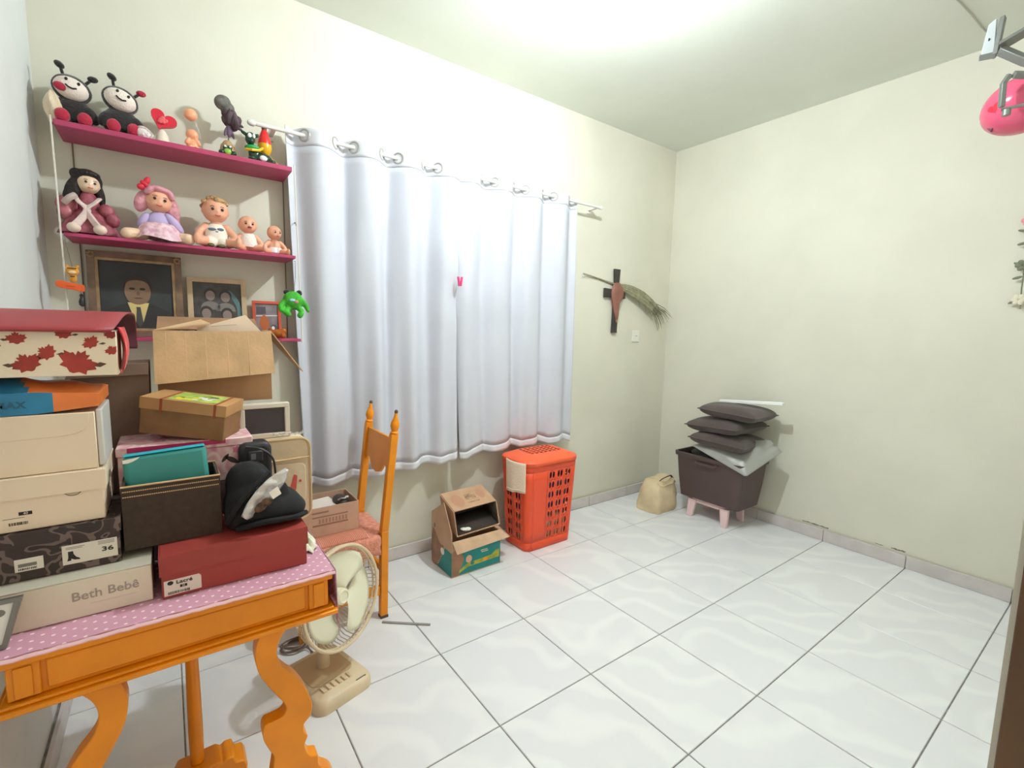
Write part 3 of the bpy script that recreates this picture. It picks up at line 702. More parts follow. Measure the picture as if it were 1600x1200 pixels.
# left edge: small silver photo frame leaning
tF2 = thing('photo_frame', 'silver edged photo frame leaning at the left front corner of the table', 'frame', (.07, -1.352, Z0))
Mx = Matrix.Translation((.0, -1.345, Z0)) @ Matrix.Rotation(radians(-8), 4, 'X')
q4 = [(.018, .0), (.086, .0), (.1105, .090), (.042, .090)]
q5 = [(.028, .008), (.080, .008), (.0985, .082), (.047, .082)]
fb = MB()
for i in range(4):
    a, b, c, d = q4[i], q4[(i + 1) % 4], q5[(i + 1) % 4], q5[i]
    fb.hexa([(a[0], 0, a[1]), (b[0], 0, b[1]), (c[0], 0, c[1]), (d[0], 0, d[1]), (a[0], .012, a[1]), (b[0], .012, b[1]), (c[0], .012, c[1]), (d[0], .012, d[1])])
fb.xform(Mx).build('frame_border', M('dull_silver', (128, 126, 122), .35, metal=.6), tF2, sharp=20)
MB().prism(q5, .004, (0, .004, 0)).xform(Mx).build('photo', M('white_photo_card', (232, 230, 224), .5), tF2, sharp=0)
fk = MB().ell((.077, .0035, .066), (.010, .0006, .007)).ell((.068, .0035, .058), (.007, .0006, .006)).xform(Mx).build('photo_print', m_grayprint, tF2)

# ------------------------------------------------------------------ hanging shelf with three boards
m_shelf = M('raspberry_pink_paint', (184, 62, 104), .5, noise=(6, .08)); m_cord = M('white_coated_wire', (226, 220, 208), .35); m_cord2 = M('dull_wire', (120, 104, 90), .5)
SZ = [(2.032, 2.052), (1.656, 1.669), (1.282, 1.295)]
sh = thing('hanging_shelf', 'raspberry pink three board shelf hung on white wires beside the curtain', 'shelf', (.46, -.1, 1.282))
for (z0, z1), xa, xb in zip(SZ, (.072, .076, .078), (.840, .845, .858)):
    MB().bounds((xa, -.200, z0), (xb, -.0008, z1)).build('shelf_board', m_shelf, sh, bevel=.002)
for x0, x1, y in ((.066, .072, -.204), (.848, .862, -.204)):
    MB().tube([(x0, y, 2.060), (lerp(x0, x1, .5), y, 1.66), (x1, y, 1.275)], .0028, 6).build('front_wire', m_cord, sh)
for x in (.098, .838):
    MB().tube([(x, -.006, 2.0315), (x, -.006, 1.6695)], .0024, 6).tube([(x, -.006, 1.6555), (x, -.006, 1.2955)], .0024, 6).build('back_wire', m_cord2, sh)
MB().tube([(.850, -.204, 1.80), (.868, -.10, 1.835), (.872, -.004, 1.84)], .002, 6).build('wire_tie', m_cord2, sh)
Y1, Z1, Z2, Z3 = -.10, SZ[0][1], SZ[1][1], SZ[2][1]

# ladybug plushes
m_plblack = M('black_plush', (34, 30, 30), .95, bump=(160, .5), sheen=.4); m_plwhite = M('cream_plush', (236, 222, 212), .95, bump=(160, .4)); m_plred = M('raspberry_plush', (176, 34, 62), .95, bump=(160, .4), sheen=.3)
def ladybug(label, x, y, z, rz, tilt, knob_l, knob_r, cheek):
    t = thing('plush_ladybug', label, 'plush toy', (x, y, z), rot=(0, radians(tilt) * .0, rz))
    b = MB().ell((0, .01, .058), (.058, .042, .062)).ell((-.050, -.012, .060), (.018, .018, .034), (0, radians(28), 0)).ell((.050, -.012, .060), (.018, .018, .034), (0, radians(-28), 0)).ell((-.026, -.035, .022), (.018, .030, .018)).ell((.030, -.035, .022), (.018, .030, .018))
    b.build('body', m_plblack, t, remesh=.005, world=False)
    R = Matrix.Translation((0, -.004, .142)) @ Matrix.Rotation(radians(tilt), 4, 'Y')
    hd = MB().ell((0, .006, 0), (.056, .044, .047), None, 20, 14).xform(R).build('head', m_plblack, t, world=False)
    MB().ell((0, -.014, -.005), (.049, .034, .038), None, 20, 14).xform(R).build('face', m_plwhite, hd, world=False)
    MB().ell((-.016, -.044, .012), (.0045, .003, .006)).ell((.018, -.044, .012), (.0045, .003, .006)).build('eyes', m_black, hd, world=False).matrix_local = R
    MB().tube([(-.014, -.0475, -.008), (-.006, -.049, -.013), (.006, -.049, -.014), (.016, -.047, -.008)], .0028, 6).xform(R).build('mouth', m_black, hd, world=False)
    if cheek: MB().ell((-.026, -.038, -.020), (.019, .012, .014)).xform(R).build('red_cheek', m_plred, hd, world=False)
    for s, m in ((-1, knob_l), (1, knob_r)):
        if m is None: continue
        MB().tube([(s * .030, .004, .036), (s * .038, .004, .052), (s * .040, .004, .058)], .005, 7).xform(R).build('antenna', m_plblack, hd, world=False)
        MB().ell((s * .046, .004, .066), (.016, .012, .011), (0, s * radians(-20), 0)).xform(R).build('antenna_knob', m, hd, world=False)
    for s in (-1, 1):
        MB().ell((s * .030, -.062, .026), (.021, .014, .024)).build('foot', m_plred, t, world=False)
    return t
ladybug('black ladybug plush with raised black antenna, leftmost on the top shelf', .118, -.105, Z1 + .001, radians(5), 14, m_plblack, m_plblack, True)
ladybug('black ladybug plush with one red antenna knob, second on the top shelf', .255, -.105, Z1 + .001, radians(8), 20, m_plblack, m_plred, False)
tW = thing('tissue_bundle', 'cream tissue bundle tucked behind the leftmost ladybug plush', 'cloth', (.055, -.09, Z1 + .001))
def bund(u, v):
    q = 2 * pi * u; r_ = (1 + .25 * sin(5 * q + v * 6)) * sin(pi * (.1 + .88 * v)) ** .7
    return (.072 - .0 + .022 * r_ * cos(q) - .005, -.13 + .040 * r_ * sin(q), Z1 + .002 + .115 * v)
MB().grid(bund, 26, 12, wrap=True).build('tissue', M('cream_tissue', (222, 204, 178), .9), tW, sharp=80)
tV = thing('lace_cushion', 'small lacy white cushion at the feet of the second ladybug plush', 'cushion', (.318, -.16, Z1 + .001))
MB().ell((.318, -.155, Z1 + .022), (.030, .022, .021), (0, .3, 0)).build('pad', M('white_lace', (238, 226, 224), .9, noise=(90, .12), bump=(120, .6)), tV)
MB().tube([(.318 + .031 * cos(q), -.158 + .010 * sin(q * 3), Z1 + .0235 + .021 * sin(q)) for q in [2 * pi * k_ / 40 for k_ in range(40)]], .0035, 6, closed=True).build('lace_trim', M('white_lace', (0, 0, 0)), tV)
# heart figurine
m_heart = M('glossy_red_heart', (214, 40, 62), .25); m_cream2 = M('cream_ceramic', (232, 220, 202), .35)
tHt = thing('heart_ornament', 'glossy red heart with a pink rose standing on a cream base', 'ornament', (.385, -.11, Z1 + .001))
hp_ = [(.0, -.042)] + [(.042 * (16 * sin(q) ** 3) / 16 * 1.05, .040 * (13 * cos(q) - 5 * cos(2 * q) - 2 * cos(3 * q) - cos(4 * q)) / 16) for q in [pi - .02 - k * 2 * (pi - .02) / 40 for k in range(1, 40)]]
Mh = Matrix.Translation((.385, -.115, Z1 + .105)) @ Matrix.Rotation(radians(24), 4, 'Y')
MB().prism(hp_, .018).xform(Mh).build('heart', m_heart, tHt, bevel=.006, seg=3)
rs = MB()
for k in range(9): rs.ell((.012 * cos(k * 2.4) * (k / 9), -.004, -.004 + .012 * sin(k * 2.4) * (k / 9)), (.008, .004, .008))
rs.xform(Mh).build('rose', M('coral_rose', (232, 96, 100), .4), tHt)
MB().lathe([(.036, 0), (.037, .006), (.030, .014), (.022, .03), (.020, .045), (.012, .060), (.008, .066)], 20, (.380, -.105, Z1 + .001)).build('base', m_cream2, tHt)
# peach cherub pair: balls on a clear stick
m_peach = M('peach_vinyl', (240, 168, 128), .35); m_clear = M('clear_acrylic', (230, 230, 226), .1, trans=.8, alpha=.5)
tCh = thing('cherub_figurine', 'small sitting peach baby figurine with a peach ball on a clear stick above it', 'figurine', (.48, -.11, Z1 + .001))
cb = MB().ell((.480, -.115, Z1 + .030), (.022, .018, .028)).ell((.462, -.125, Z1 + .042), (.008, .008, .016), (0, .5, 0)).ell((.498, -.125, Z1 + .042), (.008, .008, .016), (0, -.5, 0)).ell((.470, -.14, Z1 + .012), (.010, .020, .010)).ell((.492, -.14, Z1 + .012), (.010, .020, .010))
cb.ell((.480, -.117, Z1 + .070), (.023, .021, .022)).build('baby', m_peach, tCh, remesh=.0035)
MB().ell((.478, -.112, Z1 + .150), (.024, .020, .024)).build('ball', m_peach, tCh)
MB().tube([(.505, -.100, Z1 + .002), (.508, -.100, Z1 + .08), (.494, -.106, Z1 + .138)], .003, 6).build('stick', m_clear, tCh)
MB().lathe([(.034, 0), (.034, .004), (.012, .007)], 18, (.490, -.110, Z1 + .001)).build('stand', m_clear, tCh)
# dried dark rose in a tan pot
tRo = thing('dried_rose', 'dried grey purple rose bent over above a round tan pot', 'dried flower', (.600, -.10, Z1 + .001))
m_drose = M('dried_purple_petals', (96, 76, 84), .8, noise=(50, .3)); m_drose2 = M('grey_green_bloom', (128, 124, 118), .8, noise=(40, .3))
ro = MB()
for k in range(12):
    q = k * 2.4; h = k / 12
    ro.ell((.612 + .018 * h * cos(q) + .02 * h, -.10 + .018 * h * sin(q), Z1 + .205 - .055 * h), (.022, .015, .032), (.5 * cos(q), .6 + .4 * sin(q), q), 10, 6)
for dx, dz in ((.055, .158), (.050, .145), (.042, .165)): ro.ell((.60 + dx, -.10, Z1 + dz), (.016, .005, .007), (0, .35, 0), 10, 6)
ro.build('petals', m_drose, tRo)
MB().ell((.594, -.105, Z1 + .232), (.032, .024, .030), (0, -.5, 0)).ell((.612, -.105, Z1 + .214), (.026, .020, .026)).build('bloom', m_drose2, tRo)
MB().ell((.614, -.10, Z1 + .128), (.011, .010, .030)).ell((.624, -.10, Z1 + .118), (.007, .006, .024), (0, -.3, 0)).ell((.603, -.10, Z1 + .122), (.007, .006, .022), (0, .3, 0)).build('sepals', M('dusty_violet_leaf', (112, 92, 112), .8), tRo)
MB().tube([(.606, -.10, Z1 + .06), (.612, -.10, Z1 + .10), (.616, -.10, Z1 + .16)], .003, 6).build('stem', m_drose2, tRo)
MB().lathe([(.020, 0), (.028, .012), (.030, .035), (.026, .060), (.014, .078), (.010, .082)], 18, (.606, -.10, Z1 + .001)).build('pot', M('tan_burlap', (176, 142, 102), .9, bump=(120, .5)), tRo)
# small black-green frog figurine
m_dkgreen = M('glossy_dark_green', (22, 58, 42), .2); m_lime = M('lime_glaze', (140, 190, 70), .25)
tFr = thing('frog_figurine', 'tiny glossy black and lime frog figurine in front of the tan pot', 'figurine', (.598, -.165, Z1 + .001))
MB().ell((.598, -.165, Z1 + .018), (.020, .016, .017)).ell((.577, -.17, Z1 + .012), (.012, .014, .011)).ell((.619, -.17, Z1 + .012), (.012, .014, .011)).ell((.590, -.168, Z1 + .036), (.009, .009, .009)).ell((.608, -.168, Z1 + .036), (.009, .009, .009)).build('body', m_dkgreen, tFr, remesh=.0025)
MB().ell((.598, -.176, Z1 + .016), (.014, .008, .013)).build('belly', m_lime, tFr)
MB().ell((.589, -.1765, Z1 + .037), (.0045, .003, .0045)).ell((.608, -.1765, Z1 + .037), (.0045, .003, .0045)).build('eyes', m_white, tFr)
# green cow figurine
tCow = thing('cow_figurine', 'glossy dark green cow figurine with green and yellow scarf lying on the top shelf', 'figurine', (.705, -.13, Z1 + .001))
MB().ell((.728, -.128, Z1 + .028), (.048, .026, .027)).ell((.700, -.135, Z1 + .045), (.022, .020, .034)).ell((.688, -.140, Z1 + .100), (.020, .019, .028), (0, .15, 0)).ell((.688, -.153, Z1 + .086), (.014, .014, .013)).ell((.665, -.135, Z1 + .120), (.015, .006, .008), (0, .5, 0)).ell((.712, -.135, Z1 + .118), (.014, .006, .008), (0, -.5, 0)).ell((.690, -.160, Z1 + .012), (.016, .022, .011)).ell((.768, -.150, Z1 + .014), (.018, .020, .013)).build('body', m_dkgreen, tCow, remesh=.003)
for c_, r_ in (((.684, -.1575, Z1 + .108), (.008, .005, .010)), ((.700, -.1565, Z1 + .108), (.006, .005, .009)), ((.735, -.150, Z1 + .026), (.016, .008, .012))): MB().ell(c_, r_).build('white_patch', m_white, tCow)
MB().ell((.694, -.145, Z1 + .062), (.030, .020, .013), (0, -.1, 0)).build('green_scarf', M('bright_green_glaze', (30, 150, 80), .25), tCow)
MB().tube([(.668, -.150, Z1 + .050), (.690, -.168, Z1 + .047), (.716, -.160, Z1 + .052), (.735, -.14, Z1 + .070)], .006, 7).build('yellow_scarf', M('yellow_glaze', (228, 186, 40), .3), tCow)
# parrot-coloured skittle
tSk = thing('parrot_figurine', 'red and yellow parrot figurine with a yellow tail, rightmost on the top shelf', 'figurine', (.765, -.085, Z1 + .001))
o3 = (.752, -.085, Z1 + .001)
MB().lathe([(.004, .050), (.014, .056), (.026, .075), (.029, .092), (.028, .1045)], 18, o3).build('belly', M('golden_yellow_glaze', (232, 176, 30), .3), tSk)
MB().lathe([(.028, .105), (.026, .122), (.020, .140), (.014, .156), (.010, .166)], 18, o3).build('head', M('bright_red_glaze', (224, 40, 40), .3), tSk)
MB().lathe([(.010, .1665), (.011, .176), (.006, .186), (.003, .192)], 14, o3).build('crest', M('dark_olive_glaze', (74, 70, 30), .4), tSk)
MB().tube([(.760, -.085, Z1 + .060), (.780, -.088, Z1 + .046), (.800, -.092, Z1 + .030), (.818, -.096, Z1 + .012)], [.012, .010, .007, .003], 8, sc=(1, .5)).build('tail', M('ochre_glaze', (206, 146, 34), .4), tSk)
MB().lathe([(.022, 0), (.022, .01), (.012, .03), (.010, .052)], 14, o3).build('stand', m_dkgreen, tSk)

# ------------------------------------------------------------------ dolls
m_lash = M('dark_eye', (50, 38, 34), .3); m_lips = M('doll_lips', (206, 96, 92), .4)
def head(t, c, r, skin, look=0, tilt=0, blush=True, name='head', nod=0):
    """round doll head with nose, cheeks, ears as one mesh; eyes and mouth as parts of it"""
    R = Matrix.Translation(c) @ Matrix.Rotation(look, 4, 'Z') @ Matrix.Rotation(tilt, 4, 'Y') @ Matrix.Rotation(nod, 4, 'X')
    b = MB().ell((0, 0, 0), (r, r * .95, r * 1.02), None, 20, 14).ell((0, -r * .42, -r * .38), (r * .72, r * .55, r * .5), None, 16, 10)
    b.ell((0, -r * .96, -r * .22), (r * .11, r * .12, r * .10), None, 10, 8)
    for s in (-1, 1): b.ell((s * r * .99, 0, -r * .10), (r * .10, r * .16, r * .22), None, 10, 8)
    h = b.xform(R).build(name, skin, t, remesh=r * .10, world=False)
    e = MB()
    for s in (-1, 1): e.ell((s * r * .36, -r * .93, -r * .02), (r * .12, r * .07, r * .12), None, 10, 8)
    e.xform(R).build('eyes', m_lash, h, world=False)
    br_ = MB()
    for s in (-1, 1): br_.tube([(s * r * .22, -r * .93, r * .20), (s * r * .37, -r * .90, r * .25), (s * r * .52, -r * .84, r * .19)], r * .028, 5)
    br_.xform(R).build('eyebrows', M('soft_brown_brow', (150, 96, 70), .6), h, world=False)
    MB().tube([(-r * .20, -r * .93, -r * .52), (0, -r * .97, -r * .57), (r * .20, -r * .93, -r * .52)], r * .06, 6).xform(R).build('mouth', m_lips, h, world=False)
    return h, R
def limb(mb, pts, rs, n=10):
    c = catmull(pts, 4); k = len(c) - 1
    rr = []
    for i in range(len(c)):
        f = i / k * (len(rs) - 1); a = min(int(f), len(rs) - 2); rr.append(lerp(rs[a], rs[a + 1], f - a))
    mb.tube(c, rr, n); mb.ell(c[-1], rr[-1] * 1.0, None, 10, 6); mb.ell(c[0], rr[0] * 1.0, None, 10, 6)
# 1 dark haired doll in a burgundy dress
m_fair = M('pale_porcelain_skin', (226, 196, 168), .4); m_bur = M('burgundy_satin', (132, 54, 70), .5, noise=(40, .3), c2=(176, 96, 108)); m_pinksat = M('dusty_pink_satin', (196, 112, 122), .4, noise=(30, .25)); m_wht = M('ivory_apron_cloth', (230, 206, 200), .8, noise=(30, .08))
d1 = thing('porcelain_doll', 'dark haired doll in burgundy dress and cream pinafore, leftmost on middle shelf', 'doll', (.140, -.11, Z2 + .001))
h1, R1 = head(d1, (.004, -.006, .195), .036, m_fair, look=radians(18), tilt=radians(4))
hb = MB().ell((0, .012, .012), (.046, .038, .044), None, 18, 12).ell((-.040, .006, -.030), (.024, .022, .052), (0, .25, 0)).ell((.038, .014, -.028), (.016, .018, .046), (0, -.2, 0)).ell((0, -.006, .034), (.036, .030, .014)).ell((-.03, .01, .03), (.022, .02, .02)).ell((-.052, .004, -.06), (.018, .02, .032))
hb.xform(R1).build('hair', M('dark_brown_curls', (38, 28, 26), .7, noise=(30, .4), bump=(70, 1.0)), d1, remesh=.004, world=False)
MB().lathe([(.022, .08), (.030, .10), (.034, .125), (.026, .150), (.014, .166), (.012, .175)], 18, (0, 0, 0)).build('bodice', m_bur, d1, world=False)
def skirt1(u, v):
    q = 2 * pi * u; r_ = lerp(.030, .084, v ** .8) * (1 + .07 * sin(9 * q) * v)
    return (1.05 * r_ * cos(q), -.018 * v + .72 * r_ * sin(q), lerp(.100, .006, v ** 1.3))
MB().grid(skirt1, 54, 12, wrap=True).build('skirt', m_bur, d1, sharp=80, world=False)
MB().ell((-.058, -.012, .112), (.034, .026, .032)).ell((-.062, -.022, .080), (.026, .022, .030)).build('sleeve', m_pinksat, d1, remesh=.004, world=False)
MB().ell((.056, -.020, .098), (.024, .022, .030), (0, -.5, 0)).ell((.072, -.034, .066), (.022, .02, .026)).build('sleeve', m_bur, d1, remesh=.004, world=False)
for s, w in ((-1, .012), (1, .012)):
    MB().tube(catmull([(s * .036, -.024, .142), (s * .020, -.044, .118), (-s * .002, -.052, .092), (s * .018, -.072, .050), (s * .034, -.084, .026)], 5), [.010] * 8 + [.013] * 13, 8, sc=(1, .5)).build('pinafore_strap', m_wht, d1, world=False)
MB().tube(catmull([(-.062, -.04, .11), (-.046, -.048, .128), (-.03, -.04, .142)], 5), .011, 8).build('ruffle', M('grey_lace', (196, 176, 168), .9), d1, world=False)
for s in (-1, 1):
    MB().ell((s * .036, -.088, .019), (.020, .022, .018)).build('shoe', M('cream_doll_shoe', (228, 206, 190), .5), d1, world=False)
# 2 pink haired doll
m_pinkhair = M('pale_pink_doll_hair', (232, 160, 172), .5, noise=(24, .16), bump=(50, .9)); m_lil = M('lilac_cloth', (190, 172, 214), .8); m_pinkdress = M('pale_pink_print_cotton', (240, 208, 214), .8, noise=(60, .22), c2=(206, 150, 170))
d2 = thing('pink_haired_doll', 'pink haired doll with red bow and lilac top, second on the middle shelf', 'doll', (.352, -.115, Z2 + .001))
h2, R2 = head(d2, (.002, -.020, .165), .046, m_skin, look=radians(8), tilt=radians(8))
hb = MB().ell((0, .018, .014), (.058, .042, .050), None, 18, 12).ell((-.048, .008, -.014), (.026, .026, .045), (0, .2, 0)).ell((.050, .010, -.020), (.026, .026, .050), (0, -.25, 0)).ell((.062, .012, -.055), (.016, .018, .036), (0, -.4, 0)).ell((0, -.018, .040), (.044, .028, .014)).ell((-.034, -.026, .028), (.012, .016, .026), (0, .6, 0)).ell((.034, -.026, .030), (.012, .016, .024), (0, -.6, 0))
hb.xform(R2).build('hair', m_pinkhair, d2, remesh=.004, world=False)
MB().ell((-.050, -.022, .046), (.016, .010, .010), (0, .6, 0)).ell((-.044, -.024, .060), (.010, .009, .016), (0, .2, 0)).ell((-.060, -.022, .032), (.013, .009, .012)).xform(R2).build('hair_bow', M('bright_red_ribbon', (210, 36, 56), .5), d2, world=False)
MB().lathe([(.045, .055), (.044, .08), (.036, .105), (.022, .120)], 18, (0, -.012, 0)).build('top', m_lil, d2, world=False)
MB().ell((.050, -.030, .082), (.018, .020, .046), (0, -.65, 0)).build('sleeve', m_lil, d2, world=False)
MB().ell((-.048, -.026, .084), (.016, .018, .034), (0, .5, 0)).build('sleeve', m_lil, d2, world=False)
def skirt2(u, v):
    q = 2 * pi * u; r_ = lerp(.040, .080, v ** .7) * (1 + .08 * sin(8 * q) * v)
    return (r_ * cos(q), -.030 - .020 * v + .75 * r_ * sin(q), lerp(.076, .010 + .006 * cos(q * 3), v ** 1.4))
MB().grid(skirt2, 56, 12, wrap=True).build('skirt', m_pinkdress, d2, sharp=80, world=False)
lg = MB(); limb(lg, [(-.05, -.05, .024), (-.085, -.062, .022), (-.098, -.070, .020)], [.020, .022, .022]); lg.build('leg', M('cream_stocking', (236, 200, 170), .6), d2, world=False)
lg = MB(); limb(lg, [(.05, -.05, .024), (.082, -.066, .022), (.094, -.076, .020)], [.020, .022, .022]); lg.build('leg', M('cream_stocking', (0, 0, 0)), d2, world=False)
# 3..5 baby dolls: one continuous vinyl body each
def baby(label, x, y, s, hair, suit, suit_m, face=0, smile=False):
    t = thing('baby_doll', label, 'doll', (x, y, Z2 + .001))
    b = MB()
    b.ell((0, 0, .050 * s), (.034 * s, .026 * s, .046 * s), None, 16, 12)
    for q in (-1, 1):
        limb(b, [(q * .030 * s, -.004 * s, .078 * s), (q * .050 * s, -.014 * s, .054 * s), (q * .056 * s, -.034 * s, .034 * s)], [.013 * s, .012 * s, .009 * s])
        limb(b, [(q * .020 * s, -.010 * s, .020 * s), (q * .040 * s, -.040 * s, .022 * s), (q * .056 * s, -.066 * s, .016 * s)], [.019 * s, .017 * s, .012 * s])
        b.ell((q * .060 * s, -.076 * s, .022 * s), (.011 * s, .012 * s, .020 * s), None, 10, 8)
    b.ell((0, -.004 * s, .096 * s), (.016 * s, .016 * s, .016 * s), None, 10, 8)
    b.build('body', m_skin, t, remesh=.0034 * s + .0004, world=False)
    h, R = head(t, (0, -.006 * s, .132 * s), .040 * s, m_skin, look=face)
    if smile: MB().ell((0, -.0385 * s, -.017 * s), (.010 * s, .004 * s, .005 * s)).xform(R).build('open_mouth', M('dark_doll_mouth', (120, 50, 44), .5), h, world=False)
    if hair:
        hb = MB()
        rr = random.Random(3)
        for k in range(46):
            a = rr.uniform(0, 2 * pi); p = rr.uniform(.15, 1.45)
            v = Vector((cos(a) * cos(p), sin(a) * cos(p), sin(p)))
            if v.y < -.25 and v.z < .72: continue
            hb.ell(v * .041 * s, (.011 * s, .011 * s, .009 * s), (a, p, 0), 8, 6)
        hb.xform(R).build('hair', hair, t, remesh=.003, world=False)
    if suit == 'romper':
        MB().ell((0, -.001, .050 * s), (.0375 * s, .0300 * s, .044 * s), None, 18, 12).ell((-.022 * s, -.020 * s, .020 * s), (.024 * s, .026 * s, .020 * s)).ell((.022 * s, -.020 * s, .020 * s), (.024 * s, .026 * s, .020 * s)).build('romper', suit_m, t, remesh=.004, world=False)
    elif suit == 'vest':
        MB().lathe([(.039 * s, .026 * s), (.040 * s, .045 * s), (.036 * s, .070 * s), (.028 * s, .088 * s)], 20, (0, -.001, 0)).build('vest', suit_m, t, world=False)
    else:
        MB().lathe([(.022 * s, .006 * s), (.038 * s, .016 * s), (.038 * s, .034 * s), (.036 * s, .046 * s)], 20, (0, -.004, 0)).build('nappy', suit_m, t, world=False)
    return t
m_blond = M('ash_blond_doll_hair', (198, 158, 112), .7, noise=(40, .2), bump=(80, .8))
b3 = baby('large blond baby doll in a printed white romper, middle of the middle shelf', .548, -.115, 1.22, m_blond, 'romper', M('printed_white_cotton', (238, 228, 214), .8), radians(6))
MB().ell((-.016, -.0335, .080), (.016, .004, .006)).ell((.014, -.0335, .082), (.013, .004, .006)).ell((0, -.034, .071), (.008, .003, .004)).build('blue_print', M('slate_blue_print', (96, 112, 136), .7), b3, world=False)
MB().ell((-.024, -.055, .012), (.013, .010, .008)).ell((.014, -.055, .011), (.014, .010, .008)).ell((.034, -.045, .016), (.008, .008, .006)).build('olive_print', M('olive_leaf_print', (110, 106, 66), .7), b3, world=False)
baby('bald baby doll with open smile in a plain white vest, beside the large blond doll', .668, -.115, .92, None, 'vest', M('white_knit', (238, 224, 218), .9, bump=(150, .4)), radians(4), True)
baby('smallest bald baby doll wearing only a white nappy, rightmost on the middle shelf', .775, -.105, .78, None, 'nappy', M('white_nappy_cloth', (238, 234, 238), .8), radians(22))

# ------------------------------------------------------------------ framed pictures on the bottom board
def frame_thing(name, label, x0, x1, z0, z1, y, lean, wf_, m, thick=.018, parts=None, inner=None):
    """frame leaning back; local coords x from centre, z up from the bottom, front face at y=0"""
    t = thing(name, label, 'picture', ((x0 + x1) / 2, y, z0), rot=(-lean, 0, 0))
    w, h = x1 - x0, z1 - z0; a = w / 2
    steps = inner or [(0, 0, wf_)]
    for y_, i0, i1 in steps:
        mb = MB()
        o = [(-a + i0, i0), (a - i0, i0), (a - i0, h - i0), (-a + i0, h - i0)]; n_ = [(-a + i1, i1), (a - i1, i1), (a - i1, h - i1), (-a + i1, h - i1)]
        for i in range(4):
            p, q, r_, s_ = o[i], o[(i + 1) % 4], n_[(i + 1) % 4], n_[i]
            mb.hexa([(p[0], y_, p[1]), (q[0], y_, q[1]), (r_[0], y_, r_[1]), (s_[0], y_, s_[1])] + [(k_[0], thick, k_[1]) for k_ in (p, q, r_, s_)])
        mb.build('frame_border' if i0 == 0 else 'inner_border', m if i0 == 0 else parts, t, sharp=20, world=False)
    return t, w, h
def flat(t, name, poly, m, y, th=.0006):
    return MB().prism(poly, th, (0, y, 0)).build(name, m, t, sharp=0, world=False)
def oval(cx, cz, rx, rz, n=24):
    return [(cx + rx * cos(2 * pi * k / n), cz + rz * sin(2 * pi * k / n)) for k in range(n)]
m_frame1 = M('aged_walnut_gilt_frame', (138, 110, 90), .4, noise=(14, .25)); m_gilt = M('worn_gilt_edge', (182, 152, 112), .35, metal=.25, noise=(20, .2))
t1, w1, hh1 = frame_thing('portrait_painting', 'large dark framed portrait of a person in a dark suit and grey tie', .114, .420, Z3 + .001, 1.634, -.058, radians(4.5), .024, m_frame1, .020, m_gilt, [(0, 0, .024), (.004, .0242, .034)])
MB().bounds((-.1195, .010, .033), (.1195, .016, hh1 - .033)).build('canvas', M('dark_blue_grey_backdrop', (62, 66, 68), .6, noise=(6, .25)), t1, sharp=0, world=False)
cz = .185
flat(t1, 'painted_suit', catmull([(-.118, .035), (-.112, .095), (-.075, .120), (-.035, .136), (0, .142), (.040, .136), (.080, .118), (.112, .095), (.118, .035)], 3), M('dark_suit_paint', (46, 46, 46), .6), .0092)
flat(t1, 'painted_shirt', [(-.034, .140), (-.012, .063), (.002, .040), (.014, .060), (.036, .140)], M('cream_shirt_paint', (214, 196, 128), .6), .0086)
flat(t1, 'painted_tie', [(-.007, .122), (.007, .122), (.008, .112), (.014, .060), (.002, .038), (-.010, .060), (-.006, .112)], M('grey_tie_paint', (70, 68, 66), .6), .0080)
flat(t1, 'painted_hair', oval(.002, .205, .047, .052), M('dark_hair_paint', (50, 42, 38), .6), .0086)
flat(t1, 'painted_face', catmull([(0, .132), (-.030, .145), (-.041, .175), (-.040, .200), (-.030, .224), (0, .232), (.030, .224), (.042, .200), (.043, .175), (.032, .145)], 3, closed=True), M('brown_skin_paint', (146, 116, 94), .6, noise=(12, .12)), .0080)
for s in (-1, 1):
    flat(t1, 'painted_eye', oval(s * .017, .196, .010, .005, 14), M('dark_hair_paint', (0, 0, 0)), .0074)
flat(t1, 'painted_nose', oval(.002, .177, .006, .008, 12), M('shaded_skin_paint', (108, 82, 62), .6), .0074)
flat(t1, 'painted_mouth', oval(.002, .158, .015, .003, 14), M('dull_lip_paint', (96, 64, 54), .6), .0074)
for sx in (-1, 1):
    for sz in (0, 1):
        cr = MB()
        for k in range(7):
            q = k * .9; cr.ell((sx * (w1 / 2 - .014) + .009 * cos(q), -.001, (hh1 - .016 if sz else .016) + .010 * sin(q)), (.005, .004, .005), None, 8, 6)
        cr.build('corner_carving', m_gilt, t1, world=False)
m_fr2 = M('beige_wood_frame', (206, 180, 146), .5, noise=(10, .1))
t2, w2, hh2 = frame_thing('family_photo', 'beige framed black and white photo of four people with a teal arc', .437, .662, Z3 + .001, 1.558, -.050, radians(5), .020, m_fr2, .014)
MB().bounds((-w2 / 2 + .0205, .008, .0205), (w2 / 2 - .0205, .013, hh2 - .0205)).build('photo', M('dark_grey_photo', (78, 74, 74), .4, noise=(22, .3)), t2, sharp=0, world=False)
flat(t2, 'teal_arc', catmull([(.045, .028), (.072, .08), (.072, .14), (.040, .205), (.055, .205), (.084, .16), (.090, .10), (.078, .028)], 3), M('teal_photo_tone', (84, 124, 126), .5), .0074)
m_ph = M('light_grey_face_tone', (140, 124, 118), .5); m_ph2 = M('pale_grey_collar_tone', (126, 120, 116), .5); m_ph3 = M('dark_grey_hair_tone', (52, 46, 46), .5)
